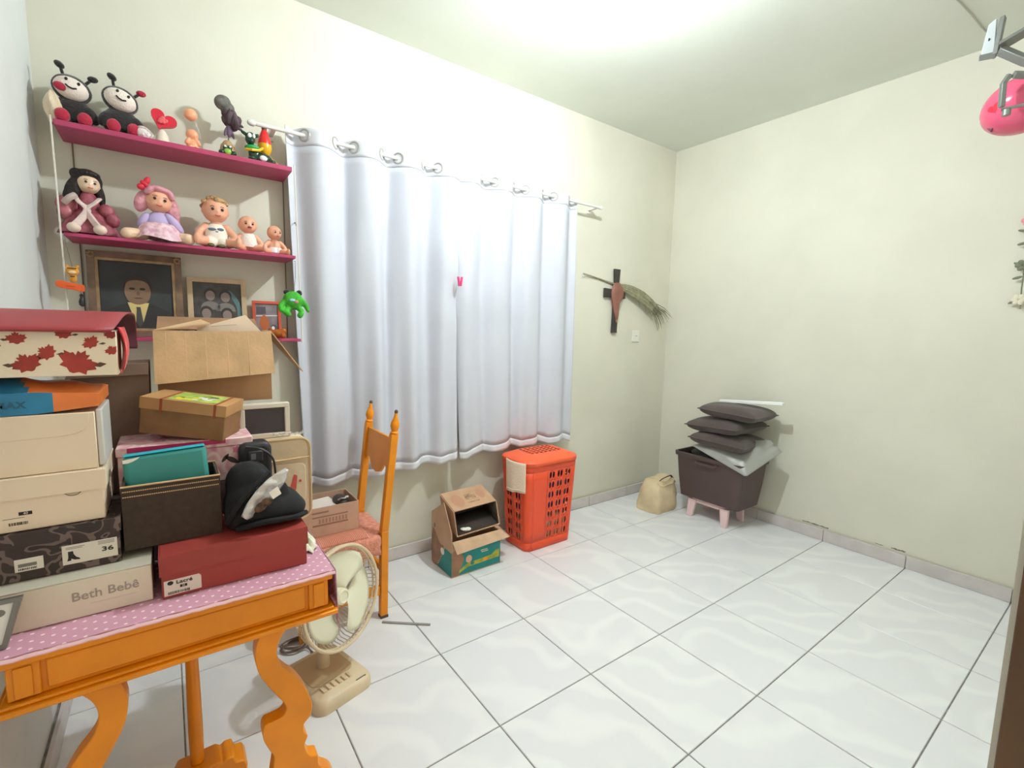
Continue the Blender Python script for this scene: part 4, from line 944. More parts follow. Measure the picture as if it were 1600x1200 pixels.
for cx, cz_ in ((-.028, .185), (.030, .180), (-.045, .105), (.034, .100)):
    flat(t2, 'printed_shoulders', catmull([(cx - .038, cz_ - .062), (cx - .030, cz_ - .036), (cx, cz_ - .024), (cx + .030, cz_ - .036), (cx + .038, cz_ - .062)], 3), m_ph2 if cz_ > .15 else m_ph3, .0076)
    flat(t2, 'printed_hair', oval(cx, cz_ + .008, .024, .026, 18), m_ph3, .0072)
    flat(t2, 'printed_face', oval(cx, cz_, .018, .022, 18), m_ph, .0066)
flat(t2, 'white_patch', [(.046, .045), (.070, .045), (.070, .073), (.046, .073)], m_paper, .0062)
t3, w3, hh3 = frame_thing('child_photo', 'small red framed colour photo of an orange figure, behind the green frog', .685, .805, Z3 + .001, 1.468, -.050, radians(6), .012, M('orange_red_frame', (206, 86, 60), .4), .012)
MB().bounds((-w3 / 2 + .0125, .006, .0125), (w3 / 2 - .0125, .011, hh3 - .0125)).build('photo', M('grey_violet_photo', (150, 136, 142), .4, noise=(25, .2)), t3, sharp=0, world=False)
flat(t3, 'printed_bars', [(-.046, .100), (.046, .104), (.046, .108), (-.046, .104)], m_paper, .0054)
flat(t3, 'printed_dark_panel', [(-.044, .110), (-.004, .112), (-.004, .146), (-.044, .145)], M('dark_violet_tone', (86, 76, 86), .5), .0054)
flat(t3, 'printed_figure', oval(-.012, .070, .020, .036, 18), M('orange_print', (184, 100, 48), .5), .0050)
flat(t3, 'printed_dark_shape', oval(.028, .045, .016, .018, 16), M('dark_violet_tone', (0, 0, 0)), .0052)
flat(t3, 'printed_white_shape', oval(.024, .046, .007, .009, 12), m_paper, .0047)
tOb = thing('amber_glass_animal', 'small shiny amber animal ornament in front of the red framed photo', 'ornament', (.775, -.115, Z3 + .001))
MB().ell((.775, -.115, Z3 + .022), (.034, .018, .020)).ell((.800, -.118, Z3 + .034), (.014, .013, .014)).ell((.750, -.118, Z3 + .012), (.012, .012, .011)).ell((.797, -.118, Z3 + .012), (.012, .012, .011)).ell((.745, -.115, Z3 + .034), (.010, .008, .016)).build('body', M('amber_glaze', (186, 104, 36), .2), tOb, remesh=.003)
# hanging toys on the front wires
tFg = thing('plush_frog', 'bright green plush frog with dark ears hanging by a cord from the shelf wire', 'plush toy', (.822, -.235, 1.40))
m_gr = M('bright_green_plush', (70, 176, 50), .85, noise=(30, .12), bump=(120, .4))
fb_ = MB().ell((.820, -.238, 1.466), (.042, .032, .042), None, 18, 12)
limb(fb_, [(.786, -.24, 1.460), (.768, -.25, 1.440), (.770, -.26, 1.420)], [.014, .013, .012])
limb(fb_, [(.852, -.24, 1.470), (.872, -.245, 1.445), (.880, -.25, 1.422)], [.014, .012, .008])
limb(fb_, [(.800, -.245, 1.432), (.786, -.262, 1.412), (.796, -.266, 1.404)], [.014, .013, .012])
limb(fb_, [(.838, -.245, 1.436), (.850, -.262, 1.418), (.842, -.266, 1.400)], [.013, .012, .013])
fb_.build('body', m_gr, tFg, remesh=.004)
MB().ell((.796, -.232, 1.502), (.013, .011, .012)).ell((.848, -.232, 1.500), (.013, .011, .014)).build('ears', m_plblack, tFg)
MB().ell((.812, -.2685, 1.466), (.012, .004, .007)).build('printed_eye', M('pale_blue_print', (150, 190, 210), .5), tFg)
MB().ell((.828, -.2685, 1.460), (.009, .004, .006)).build('printed_mouth', M('pink_print', (226, 130, 140), .5), tFg)
MB().tube([(.826, -.236, 1.505), (.838, -.215, 1.58), (.852, -.150, 1.650), (.858, -.10, 1.655)], .0012, 5).build('cord', m_cord2, tFg)
tTg = thing('tiger_mobile', 'small golden tiger toy on an orange banner hanging from the left shelf wire', 'ornament', (.086, -.222, 1.47))
m_tig = M('golden_orange_foam', (222, 152, 56), .7); m_ban = M('bright_orange_foam', (236, 98, 40), .6)
MB().prism(catmull([(.050, 1.474), (.052, 1.496), (.084, 1.490), (.116, 1.484), (.122, 1.482), (.121, 1.460), (.086, 1.466)], 3, closed=True), .010, (0, -.228, 0)).build('banner', m_ban, tTg, bevel=.003)
MB().bounds((.074, -.2288, 1.476), (.098, -.2281, 1.479)).build('print_line', M('darker_orange_print', (206, 76, 28), .6), tTg, sharp=0)
MB().ell((.094, -.224, 1.505), (.012, .008, .016)).ell((.094, -.224, 1.530), (.019, .009, .016)).ell((.080, -.224, 1.548), (.006, .005, .006)).ell((.108, -.224, 1.548), (.006, .005, .006)).build('tiger', m_tig, tTg, remesh=.0025)
MB().ell((.094, -.2335, 1.526), (.011, .003, .006)).build('muzzle', M('cream_foam', (236, 206, 160), .7), tTg)
MB().tube([(.082, -.2335, 1.540), (.094, -.2345, 1.541), (.106, -.2335, 1.540)], .0018, 5).tube([(.088, -.2335, 1.512), (.100, -.2335, 1.512)], .0016, 5).build('stripes', M('dark_brown_stripe', (84, 50, 30), .7), tTg)
MB().tube([(.094, -.224, 1.547), (.085, -.212, 1.60), (.076, -.206, 1.66)], .0012, 5).build('cord', m_cord2, tTg)
tBl = thing('black_charm', 'small black charm hanging below the tiger toy', 'ornament', (.115, -.222, 1.43))
MB().lathe([(.002, 0), (.008, .006), (.009, .018), (.006, .028), (.004, .034), (.006, .042), (.002, .046)], 12, (.112, -.216, 1.406)).build('bead', m_dark, tBl)
MB().tube([(.112, -.216, 1.452), (.110, -.219, 1.465), (.108, -.2215, 1.4655)], .001, 5).build('cord', m_cord2, tBl)

# ------------------------------------------------------------------ curtain rod and two curtains
m_curt = M('white_curtain_cotton', (204, 206, 216), .85, noise=(3, .02), bump=(220, .06)); m_curt2 = M('doubled_white_hem', (216, 217, 224), .85, bump=(220, .06))
m_rod = M('white_rod', (226, 224, 218), .35)
RY, RZ = -.095, 2.235
tRod = thing('curtain_rod', 'white curtain rod with rounded ends above the two curtains', 'curtain rod', (1.85, RY, RZ))
MB().tube([(.715, RY, RZ), (2.880, RY, RZ)], .009, 12).build('rod', m_rod, tRod)
for x, d in ((.800, -1), (2.880, 1)):
    MB().lathe([(.009, 0), (.013, .006), (.014, .020), (.009, .030), (.003, .033)], 14, (x if d > 0 else .717, RY, RZ), (0, d * pi / 2, 0)).build('finial', m_rod, tRod)
for x in (.790, 2.865):
    MB().bounds((x - .010, RY + .0095, RZ - .010), (x + .010, -.0005, RZ + .010)).bounds((x - .014, -.010, RZ - .030), (x + .014, -.0005, RZ - .0105)).build('bracket', m_rod, tRod, bevel=.002)
def curtain(name_label, x0, x1, xr_mid, xr_bot, nf, ph, zb0, zb1, seed):
    """folded sheet: u along the width, z from bottom hem to header"""
    r = random.Random(seed); jit = [r.uniform(-.5, .5) for _ in range(40)]
    t = thing('curtain', name_label, 'curtain', ((x0 + x1) / 2, RY, zb0))
    ZT = 2.270
    def f(u, z):
        k = (ZT - z) / (ZT - .57)                       # 0 top, 1 bottom
        xr = lerp(x1, xr_mid, min(1, k / .38)) if k < .38 else lerp(xr_mid, xr_bot, (k - .38) / .62)
        lx = x0 + .050 * k if seed == 1 else lerp(x0, xr_mid + .012, min(1, k / .38)) if k < .38 else lerp(xr_mid + .012, xr_bot - .02, (k - .38) / .62)
        x = lerp(lx, xr, u)
        a = 2 * pi * nf * u + ph
        A = lerp(.040, .026, k)
        y = RY - .002 + A * sin(a + .25 * k * sin(u * 9 + seed)) + .010 * k * sin(2.3 * a + 1.3 * seed + k * 2) + .007 * k * sin(5.1 * u * 9 + seed + 3 * k)
        x += .012 * cos(a) * (1 - .4 * k)
        # tug towards the clip where the two curtains meet
        e = (u if seed == 1 else 1 - u)
        if e > .78:
            g_ = (e - .78) / .22; d = abs(z - 1.62)
            y -= .022 * g_ * math.exp(-(d / .20) ** 2) + .012 * g_ * sin((z * 16 + u * 12)) * math.exp(-(d / .30) ** 2)
        return (x, min(y, -.018), z)
    def zb(u): return lerp(zb0, zb1, u) + .007 * sin(2 * pi * nf * u + ph + 1)
    def body(u, v): return f(u, lerp(zb(u) + .045, 2.19, v))
    MB().grid(body, 150, 46).build('panel', m_curt, t, sharp=0 or 80, solid=.0022)
    def hem(u, v): 
        p = f(u, lerp(zb(u), zb(u) + .0445, v)); return p
    MB().grid(hem, 150, 3).build('hem', m_curt2, t, sharp=80, solid=.0030)
    def hdr(u, v): return f(u, lerp(2.1905, ZT - .006 * abs(sin(2 * pi * nf * u + ph)), v))
    MB().grid(hdr, 150, 5).build('header', m_curt2, t, sharp=80, solid=.0042)
    # eyelets where the folds cross the rod
    n = 0
    for k in range(-2, 2 * nf + 3):
        u = (k * pi - ph) / (2 * pi * nf)
        if not .02 < u < .985: continue
        p = Vector(f(u, RZ)); q = Vector(f(u + .004, RZ)); tn = (q - p); ang = math.atan2(tn.y, tn.x)
        ring = [(.026 * cos(b), 0, .026 * sin(b)) for b in [2 * pi * i / 24 for i in range(24)]]
        Rz = Matrix.Translation(p) @ Matrix.Rotation(ang, 4, 'Z')
        MB().tube(ring, .0055, 8, closed=True).xform(Rz).build('eyelet', m_eye, t)
    return t
m_eye = M('silver_grey_eyelet', (176, 174, 168), .3, metal=.3)
curtain('left white curtain panel with deep folds, from the shelf to the pink clip', .828, 1.752, 1.716, 1.738, 4, .35, .545, .575, 1)
def curtain_right():
    t = thing('curtain', 'right white curtain panel with shallower folds, from the pink clip to its right end', 'curtain', (2.22, RY, .575))
    ZT = 2.270; nf, ph = 4, 2.9
    def f(u, z):
        k = (ZT - z) / (ZT - .57)
        xl = lerp(1.762, 1.722, k / .38) if k < .38 else lerp(1.722, 1.772, (k - .38) / .62)
        x = lerp(xl, 2.690 + .006 * k, u); a = 2 * pi * nf * u + ph
        A = lerp(.036, .018, k)
        y = RY + .004 + A * sin(a) + .008 * k * sin(2.1 * a + 2 + k * 2) + .006 * k * sin(43 * u + 3 * k)
        x += .010 * cos(a) * (1 - .4 * k)
        e = 1 - u
        if e > .8:
            g_ = (e - .8) / .2; d = abs(z - 1.62); y -= .020 * g_ * math.exp(-(d / .2) ** 2)
        return (x, min(y, -.018), z)
    def zb(u): return lerp(.575, .572, u) + .010 * sin(2 * pi * nf * u + ph + 1) + .02 * sin(pi * u)
    MB().grid(lambda u, v: f(u, lerp(zb(u) + .045, 2.19, v)), 150, 46).build('panel', m_curt, t, sharp=80, solid=.0022)
    MB().grid(lambda u, v: f(u, lerp(zb(u), zb(u) + .0445, v)), 150, 3).build('hem', m_curt2, t, sharp=80, solid=.0030)
    MB().grid(lambda u, v: f(u, lerp(2.1905, ZT - .006 * abs(sin(2 * pi * nf * u + ph)), v)), 150, 5).build('header', m_curt2, t, sharp=80, solid=.0042)
    for k in range(-2, 2 * nf + 3):
        u = (k * pi - ph) / (2 * pi * nf)
        if not .02 < u < .985: continue
        p = Vector(f(u, RZ)); q = Vector(f(u + .004, RZ)); ang = math.atan2((q - p).y, (q - p).x)
        MB().tube([(.026 * cos(b), 0, .026 * sin(b)) for b in [2 * pi * i / 24 for i in range(24)]], .0055, 8, closed=True).xform(Matrix.Translation(p) @ Matrix.Rotation(ang, 4, 'Z')).build('eyelet', m_eye, t)
curtain_right()
m_pink = M('hot_pink_plastic', (236, 64, 130), .4)
tCl = thing('clothes_peg', 'hot pink clip pinning the two white curtains together', 'clip', (1.716, -.165, 1.625))
for s in (-1, 1):
    MB().box((1.716 + s * .008, -.166, 1.625), (.009, .014, .052), (0, s * radians(9), 0)).build('peg_half', m_pink, tCl, bevel=.002)
MB().tube([(1.716 + .009 * cos(q), -.166, 1.628 + .009 * sin(q)) for q in [2 * pi * k / 12 for k in range(12)]], .002, 6, closed=True).build('spring', m_steel, tCl)

# ------------------------------------------------------------------ chair
ch = thing('wooden_chair', 'orange wooden chair with pointed finials, scalloped back rail and salmon woven seat', 'chair', (.95, -.33, 0))
m_worn = M('worn_dark_wood_tip', (92, 72, 60), .6)
m_seat = M('salmon_woven_cover', (238, 156, 132), .8, noise=(60, .12), bump=(140, .6))
def post(y):
    p = MB()
    for a, b in (((1.120, 0.012), (1.127, .42)), ((1.127, .42), (1.178, .872))):
        w = .017
        p.hexa([(a[0] - w, y - w, a[1]), (a[0] + w, y - w, a[1]), (a[0] + w, y + w, a[1]), (a[0] - w, y + w, a[1]), (b[0] - w, y - w, b[1]), (b[0] + w, y - w, b[1]), (b[0] + w, y + w, b[1]), (b[0] - w, y + w, b[1])])
    o = p.build('back_post', m_orange, ch, bevel=.003)
    MB().bounds((1.102, y - .018, 0.0005), (1.138, y + .018, .0118)).build('worn_foot', m_worn, o, sharp=0)
    MB().lathe([(.019, 0), (.020, .006), (.013, .012), (.017, .022), (.021, .034), (.019, .050), (.012, .068), (.008, .082), (.007, .094)], 16, (1.1795, y, .8725), (0, radians(6), 0)).build('finial', m_orange, o)
    MB().lathe([(.0068, 0), (.0085, .004), (.0075, .012), (.003, .016)], 12, (1.1895, y, .9665), (0, radians(6), 0)).build('finial_tip', m_worn, o)
YN, YR = -.512, -.180
post(YN); post(YR)
# scalloped back rail, in the slanted plane of the posts
sc = [(YN + .018, .0), (YN + .018, .165), (YR - .018, .165), (YR - .018, .0), (YR - .035, .012), (YR - .050, .030), (YR - .075, .022), (YR - .095, .000), (YR - .115, -.018), ((YN + YR) / 2, -.030), (YN + .115, -.018), (YN + .095, .000), (YN + .075, .022), (YN + .050, .030), (YN + .035, .012)]
Mr = Matrix.Translation((1.1575, 0, .685)) @ Matrix.Rotation(radians(6.4), 4, 'Y')
MB().prism(sc, .016, (-.008, 0, 0), plane='yz').xform(Mr).build('back_rail', m_orange, ch, bevel=.003)
for y in (YN, YR):
    MB().lathe([(.015, 0.0005), (.018, .05), (.014, .10), (.019, .20), (.021, .30), (.017, .38), (.020, .398)], 14, (.765, y, 0)).build('front_leg', m_orange, ch)
    MB().bounds((.787, y - .010, .115), (1.104, y + .010, .160)).build('side_stretcher', m_orange, ch, bevel=.004)
    MB().bounds((.785, y - .013, .355), (1.108, y + .013, .398)).build('seat_rail', m_orange, ch, bevel=.003)
for x in (.765, 1.123):
    MB().bounds((x - .012, YN + .022, .355), (x + .012, YR - .022, .398)).build('seat_rail', m_orange, ch, bevel=.003)
    MB().bounds((x - .010, YN + .022, .215), (x + .010, YR - .022, .245)).build('cross_stretcher', m_orange, ch, bevel=.004)
def seat_fn(u, v):
    # woven cover, sagging over the near and front edges
    x = lerp(.735, 1.150, u); y = lerp(YN - .055, YR + .035, v)
    e = max(0, (YN - .012 - y)) + max(0, (.752 - x)) * 1.2
    dx = 1 if (x < 1.10 or YN + .03 < y < YR - .03) else 0
    if x > 1.1: x = min(x, 1.104) if not (YN + .025 < y < YR - .025) else x
    return (max(x, .742), max(y, YN - .022), .4015 + .010 * sin(pi * u) * sin(pi * v) + .0025 * sin(u * 70) * sin(v * 60) - e * 1.9)
MB().grid(seat_fn, 64, 56).build('seat', m_seat, ch, sharp=80, solid=.006)
sw = MB(); rr = random.Random(5)
for k in range(34):
    x = .80 + .0075 * k; sw.tube([(x, YN - .012, .412), (x + .002, YN + .03, .4185), (x + .001, YN + .085, .420)], .0030, 5)
sw.build('seat_strands', M('pale_salmon_strands', (238, 164, 140), .7), ch)

# carton on the chair
def open_carton(name, label, x0, y0, z0, x1, y1, z1, m, k=.004):
    t = thing(name, label, 'box', ((x0 + x1) / 2, (y0 + y1) / 2, z0))
    MB().bounds((x0, y0, z0), (x1, y1, z0 + k)).bounds((x0, y0, z0 + k), (x1, y0 + k, z1)).bounds((x0, y1 - k, z0 + k), (x1, y1, z1)).bounds((x0, y0 + k, z0 + k), (x0 + k, y1 - k, z1)).bounds((x1 - k, y0 + k, z0 + k), (x1, y1 - k, z1)).build('box_body', m, t, sharp=30)
    return t
m_tan = M('pinkish_tan_card', (206, 166, 142), .85, noise=(12, .06))
tc_ = open_carton('cardboard_box', 'open pinkish tan cardboard box with faint print, standing on the chair seat', .770, -.425, .4225, 1.040, -.225, .555, m_tan)
m_tanp = M('faint_brown_print', (152, 112, 94), .8)
for a, b, z, h in ((.835, .905, .528, .008), (.835, .99, .509, .006), (.835, .99, .470, .008)): MB().bounds((a, -.4256, z), (b, -.4251, z + h)).build('print_bar', m_tanp, tc_, sharp=0)
for k in range(9): MB().bounds((.862 + k * .0145, -.4256, .482), (.870 + k * .0145, -.4251, .502)).build('print_block', M('faint_brown_print2', (168, 128, 108), .8), tc_, sharp=0)
tca = thing('paper_stack', 'white papers lying in the open box on the chair', 'paper', (.88, -.33, .53))
MB().box((.880, -.325, .527), (.16, .13, .008), (radians(3), radians(-4), radians(8))).box((.872, -.33, .538), (.13, .12, .004), (radians(2), radians(-6), radians(-6))).build('sheets', M('warm_white_paper', (228, 214, 204), .8), tca, sharp=0)
tcb = thing('metal_clasp', 'dark pouch with a shiny metal clasp in the open box on the chair', 'pouch', (.985, -.33, .51))
MB().ell((.985, -.33, .535), (.035, .06, .030)).build('pouch', M('dark_leather', (56, 48, 44), .5), tcb)
MB().tube([(.962, -.375, .556), (.975, -.38, .564), (.99, -.378, .560), (1.005, -.37, .566)], .005, 8).ell((1.004, -.372, .563), (.009, .007, .006)).build('clasp', m_steel, tcb)

# ------------------------------------------------------------------ desk fan
m_fan = M('aged_cream_plastic', (222, 202, 168), .4, noise=(6, .04)); m_blade = M('ivory_fan_blade', (232, 230, 204), .35); m_fan2 = M('tan_cream_plastic', (196, 168, 130), .4)
FX, FY = .800, -.790
fan = thing('desk_fan', 'old cream desk fan without front grille, on the floor beside the orange table', 'fan', (FX, FY, 0), rot=(0, 0, radians(16)))
bpoly = rrect(-.128, -.150, .100, .150, .040, 6)
bs = MB(); n = len(bpoly)
for s_, z in ((1, .0005), (1, .022), (.97, .036), (.90, .046)):
    bs.v += [(x * s_, y * s_, z) for x, y in bpoly]
for j in range(3):
    for i in range(n): bs.f.append((j * n + i, j * n + (i + 1) % n, (j + 1) * n + (i + 1) % n, (j + 1) * n + i)); bs.mi.append(0)
bs.f.append(tuple(range(3 * n, 4 * n))); bs.mi.append(0); bs.f.append(tuple(reversed(range(n)))); bs.mi.append(0)
bs.build('base', m_fan, fan, sharp=50, world=False)
MB().prism(rrect(-.095, -.060, .072, .118, .03), .004, (0, 0, .0445), plane='xy').build('base_recess', m_fan2, fan, bevel=.001, world=False)
for k in range(6): MB().bounds((-.082 + k * .021, -.100, .0455), (-.070 + k * .021, -.070, .053)).build('button', m_fan, fan, bevel=.002, world=False)
MB().bounds((.030, -.134, .0440), (.070, -.129, .0472)).build('name_strip', m_grayprint, fan, sharp=0, world=False)
MB().lathe([(.024, .046), (.022, .10), (.020, .20), (.024, .26), (.030, .30)], 16, (-.004, .034, 0)).build('pole', m_fan, fan, world=False)
# head: axis leaning; rotation built as a matrix (local z = fan axis pointing at the viewer)
HC = Vector((.0225, -.030, .346))
ax = (Matrix.Rotation(radians(-16), 3, 'Z') @ Vector((.496, -.859, .131))).normalized()
qz = ax.to_track_quat('Z', 'Y').to_matrix().to_4x4()
HM = Matrix.Translation(HC) @ qz
MB().lathe([(.020, -.150), (.048, -.145), (.060, -.120), (.062, -.075), (.050, -.055)], 20).xform(HM).build('motor_housing', m_fan, fan, world=False)
RG = .185
gr = MB()
gr.tube([(RG * cos(q), RG * sin(q), .030) for q in [2 * pi * k / 56 for k in range(56)]], .0065, 8, closed=True)
gr.tube([(RG * .985 * cos(q), RG * .985 * sin(q), .012) for q in [2 * pi * k / 56 for k in range(56)]], .004, 6, closed=True)
gr.tube([(.060 * cos(q), .060 * sin(q), -.058) for q in [2 * pi * k / 40 for k in range(40)]], .004, 6, closed=True)
grille = gr.xform(HM).build('rear_grille_ring', m_fan, fan, world=False)
rb = MB()
for k in range(72):
    q = 2 * pi * k / 72; c_, s_ = cos(q), sin(q)
    rb.tube([(r_ * c_, r_ * s_, z) for r_, z in ((.060, -.058), (.110, -.056), (.150, -.046), (.176, -.024), (.184, .006), (RG, .030))], .0017, 5)
tag(rb.xform(HM).build('grille_wires', m_fan, grille, world=False), kind='stuff')
def blade(a0):
    mb = MB(); nu, nv = 10, 8; vs = []
    def f(u, v):
        r_ = lerp(.028, .164, u); spread = lerp(.40, 1.32, sin(pi * min(1, u * .62))) * (1 if u < .8 else 1 - 1.2 * (u - .8))
        q = a0 + (v - .5) * 2 * spread * .78 + .25 * u
        return (r_ * cos(q), r_ * sin(q), (v - .5) * -.036 + .012)
    return MB().grid(f, nu, nv)
for k in range(3):
    blade(radians(78 + 120 * k)).xform(HM).build('blade', m_blade, fan, sharp=80, solid=.002, world=False)
MB().lathe([(.030, -.030), (.032, .015), (.030, .028), (.022, .034), (.020, .030), (.010, .030)], 20).xform(HM).build('hub', m_blade, fan, world=False)
tCd = thing('power_cord', 'coiled grey brown power cord lying on the floor behind the desk fan', 'cord', (.74, -.55, 0))
cp = []
for k in range(70):
    q = k * .42; cp.append((.735 + (.050 + .012 * sin(k * .3)) * cos(q), -.520 + (.035 + .01 * cos(k * .23)) * sin(q), .004 + .00035 * k))
cp += [(.77, -.56, .012), (.79, -.62, .006), (.80, -.66, .006)]
MB().tube(cp, .0032, 6).build('cord', M('grey_brown_cable', (120, 100, 88), .5), tCd)

# ------------------------------------------------------------------ nappy carton and inner box
m_teal2 = M('teal_printed_card', (22, 140, 136), .5, noise=(10, .08)); m_dp = M('plain_kraft_card', (206, 170, 138), .8, noise=(14, .06)); m_brownp = M('brown_photo_print', (170, 126, 96), .6, noise=(12, .2)); m_yel = M('yellow_green_print', (196, 196, 70), .5, noise=(30, .2))
tN2 = thing('nappy_carton', 'open cardboard carton with teal printed sides on the floor by the orange hamper', 'box', (1.71, -.27, 0))
cx0, cx1, cy0, cy1, ch_ = 1.552, 1.872, -.392, -.150, .205
kk = .004
MB().bounds((cx0, cy0, .0008), (cx1, cy1, .005)).bounds((cx0, cy0, .005), (cx1, cy0 + kk, .205)).bounds((cx0, cy1 - kk, .005), (cx1, cy1, .30)).bounds((cx0, cy0 + kk, .005), (cx0 + kk, cy1 - kk, .205)).bounds((cx1 - kk, cy0 + kk, .005), (cx1, cy1 - kk, .20)).build('carton_body', m_dp, tN2, sharp=30)
# gabled left side
MB().prism([(cy0 + .004, .205), (cy0 + .004, .25), (-.295, .400), (cy1, .305), (cy1, .205)], .0038, (cx0, 0, 0), plane='yz').build('gable_flap', m_dp, tN2, sharp=0)
MB().prism([(cy0 + .001, .006), (cy0 + .001, .140), (-.315, .145), (-.235, .020), (-.20, .006)], .0006, (cx0 - .0008, 0, 0), plane='yz').build('teal_side_print', m_teal2, tN2, sharp=0)
MB().prism(catmull([(-.25, .150), (-.165, .215), (-.155, .02), (-.22, .012), (-.30, .145)], 3, closed=True), .0005, (cx0 - .0007, 0, 0), plane='yz').build('brown_side_print', m_brownp, tN2, sharp=0)
MB().prism(oval(-.285, .115, .022, .020, 12), .0005, (cx0 - .0014, 0, 0), plane='yz').build('white_side_print', m_paper, tN2, sharp=0)
MB().prism(oval(-.19, .235, .010, .014, 12), .0005, (cx0 - .0014, 0, 0), plane='yz').build('grey_side_print', m_grayprint, tN2, sharp=0)
MB().bounds((cx0 + .001, cy0 - .0007, .006), (cx1 - .001, cy0 - .0001, .147)).build('teal_front_print', m_teal2, tN2, sharp=0)
MB().prism(catmull([(cx0 + .002, .006), (cx0 + .002, .146), (cx0 + .05, .140), (cx0 + .075, .095), (cx0 + .055, .04), (cx0 + .045, .006)], 3, closed=False), .0004, (0, cy0 - .0012, 0)).build('brown_front_print', m_brownp, tN2, sharp=0)
MB().prism([(cx0 + .045, .018), (cx0 + .10, .040), (cx1 - .01, .046), (cx1 - .008, .092), (cx1 - .03, .092), (cx1 - .06, .070), (cx0 + .10, .062), (cx0 + .05, .036)], .0004, (0, cy0 - .0013, 0)).build('yellow_front_print', m_yel, tN2, sharp=0)
MB().prism(oval(cx0 + .108, .085, .020, .022, 12), .0004, (0, cy0 - .0017, 0)).build('peach_front_print', M('peach_print', (230, 180, 150), .6), tN2, sharp=0)
for a_, b_ in ((.185, .112), (.190, .102)): MB().bounds((cx0 + a_, cy0 - .0017, b_), (cx0 + a_ + .045, cy0 - .0012, b_ + .004)).build('print_line', M('cream_print', (226, 220, 180), .6), tN2, sharp=0)
for k in range(4): MB().prism(oval(cx0 + .13 + k * .045, .055, .012, .010, 10), .0004, (0, cy0 - .0018, 0)).build('print_dot', (m_teal2, m_yel, m_orange, m_yel)[k], tN2, sharp=0)
flap('front_flap', [(cx0 + .004, cy0 - .001, .207), (cx1 - .002, cy0 - .001, .207), (cx1 + .026, cy0 - .050, .172), (cx0 + .012, cy0 - .040, .150)], m_dp, parent=tN2)
flap('right_flap', [(cx1 - .004, cy0 + .01, .200), (cx1 - .004, cy1 - .01, .200), (cx1 + .085, cy1 - .02, .172), (cx1 + .085, cy0 + .02, .135)], m_dp, parent=tN2)
tIn = thing('cardboard_box', 'smaller open cardboard box tipped forward inside the nappy carton, shade painted inside', 'box', (1.74, -.30, .21))
TL, TR, BR, BL = Vector((1.592, -.345, .352)), Vector((1.868, -.345, .362)), Vector((1.868, -.385, .236)), Vector((1.592, -.385, .226))
dv = Vector((0, .165, .052))
back = [p + dv for p in (TL, TR, BR, BL)]
k_ = .0045
def slab(a, b, c, d, th): 
    n = (b - a).cross(d - a).normalized() * th
    return [a, b, c, d, a + n, b + n, c + n, d + n]
ib = MB()
ib.hexa(slab(TL, TR, back[1], back[0], k_)).hexa(slab(BL, BR, back[2], back[3], -k_)).hexa(slab(back[0], back[1], back[2], back[3], k_)).hexa(slab(TL, BL, back[3], back[0], -k_)).hexa(slab(TR, BR, back[2], back[1], k_))
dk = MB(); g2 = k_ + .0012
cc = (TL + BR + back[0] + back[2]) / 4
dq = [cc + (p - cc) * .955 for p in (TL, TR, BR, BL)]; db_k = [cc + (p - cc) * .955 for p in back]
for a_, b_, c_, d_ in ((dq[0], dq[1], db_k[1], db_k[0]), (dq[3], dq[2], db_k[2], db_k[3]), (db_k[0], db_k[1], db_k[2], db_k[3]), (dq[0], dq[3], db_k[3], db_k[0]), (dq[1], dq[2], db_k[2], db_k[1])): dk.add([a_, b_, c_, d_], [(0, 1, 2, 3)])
ib.build('box_body', M('inner_kraft_card', (198, 158, 126), .85, noise=(14, .06)), tIn, sharp=20)
dk.build('inner_shade', M('dark_brown_shade', (62, 52, 46), .9), tIn, sharp=20, solid=.001)  # dark sheets added inside the box, painting the shade of its interior
n_ = (TR - TL).cross(back[0] - TL).normalized()
if n_.z < 0: n_ = -n_
def on_top(u, v): return TL + (TR - TL) * u + dv * v + n_ * (k_ + .0006)
for (cu, cv, ru, rv) in ((.22, .45, .13, .32), (.80, .55, .09, .25)):
    MB().grid(lambda u, v: tuple(on_top(cu + ru * v * cos(2 * pi * u), cv + rv * v * sin(2 * pi * u))), 18, 1).build('faint_print', M('faint_red_brown_print', (186, 138, 110), .8), tIn, sharp=0)
MB().grid(lambda u, v: tuple(on_top(.42 + .24 * u, .40 + .28 * v)), 4, 2).build('logo_print', M('dark_kraft_print', (122, 94, 66), .8, noise=(30, .3), c2=(196, 156, 124)), tIn, sharp=0)
MB().grid(lambda u, v: tuple(on_top(.40 + .28 * u, .22 + .05 * v)), 4, 2).build('print_line', M('dark_kraft_print', (0, 0, 0)), tIn, sharp=0)
tTs = thing('tissue', 'scrap of white tissue inside the tipped cardboard box', 'tissue', (1.65, -.35, .24))
MB().ell((1.655, -.352, .243), (.032, .018, .010), (0, .3, .2), 10, 6).ell((1.675, -.350, .240), (.02, .02, .008)).build('tissue', m_paper, tTs, sharp=20)

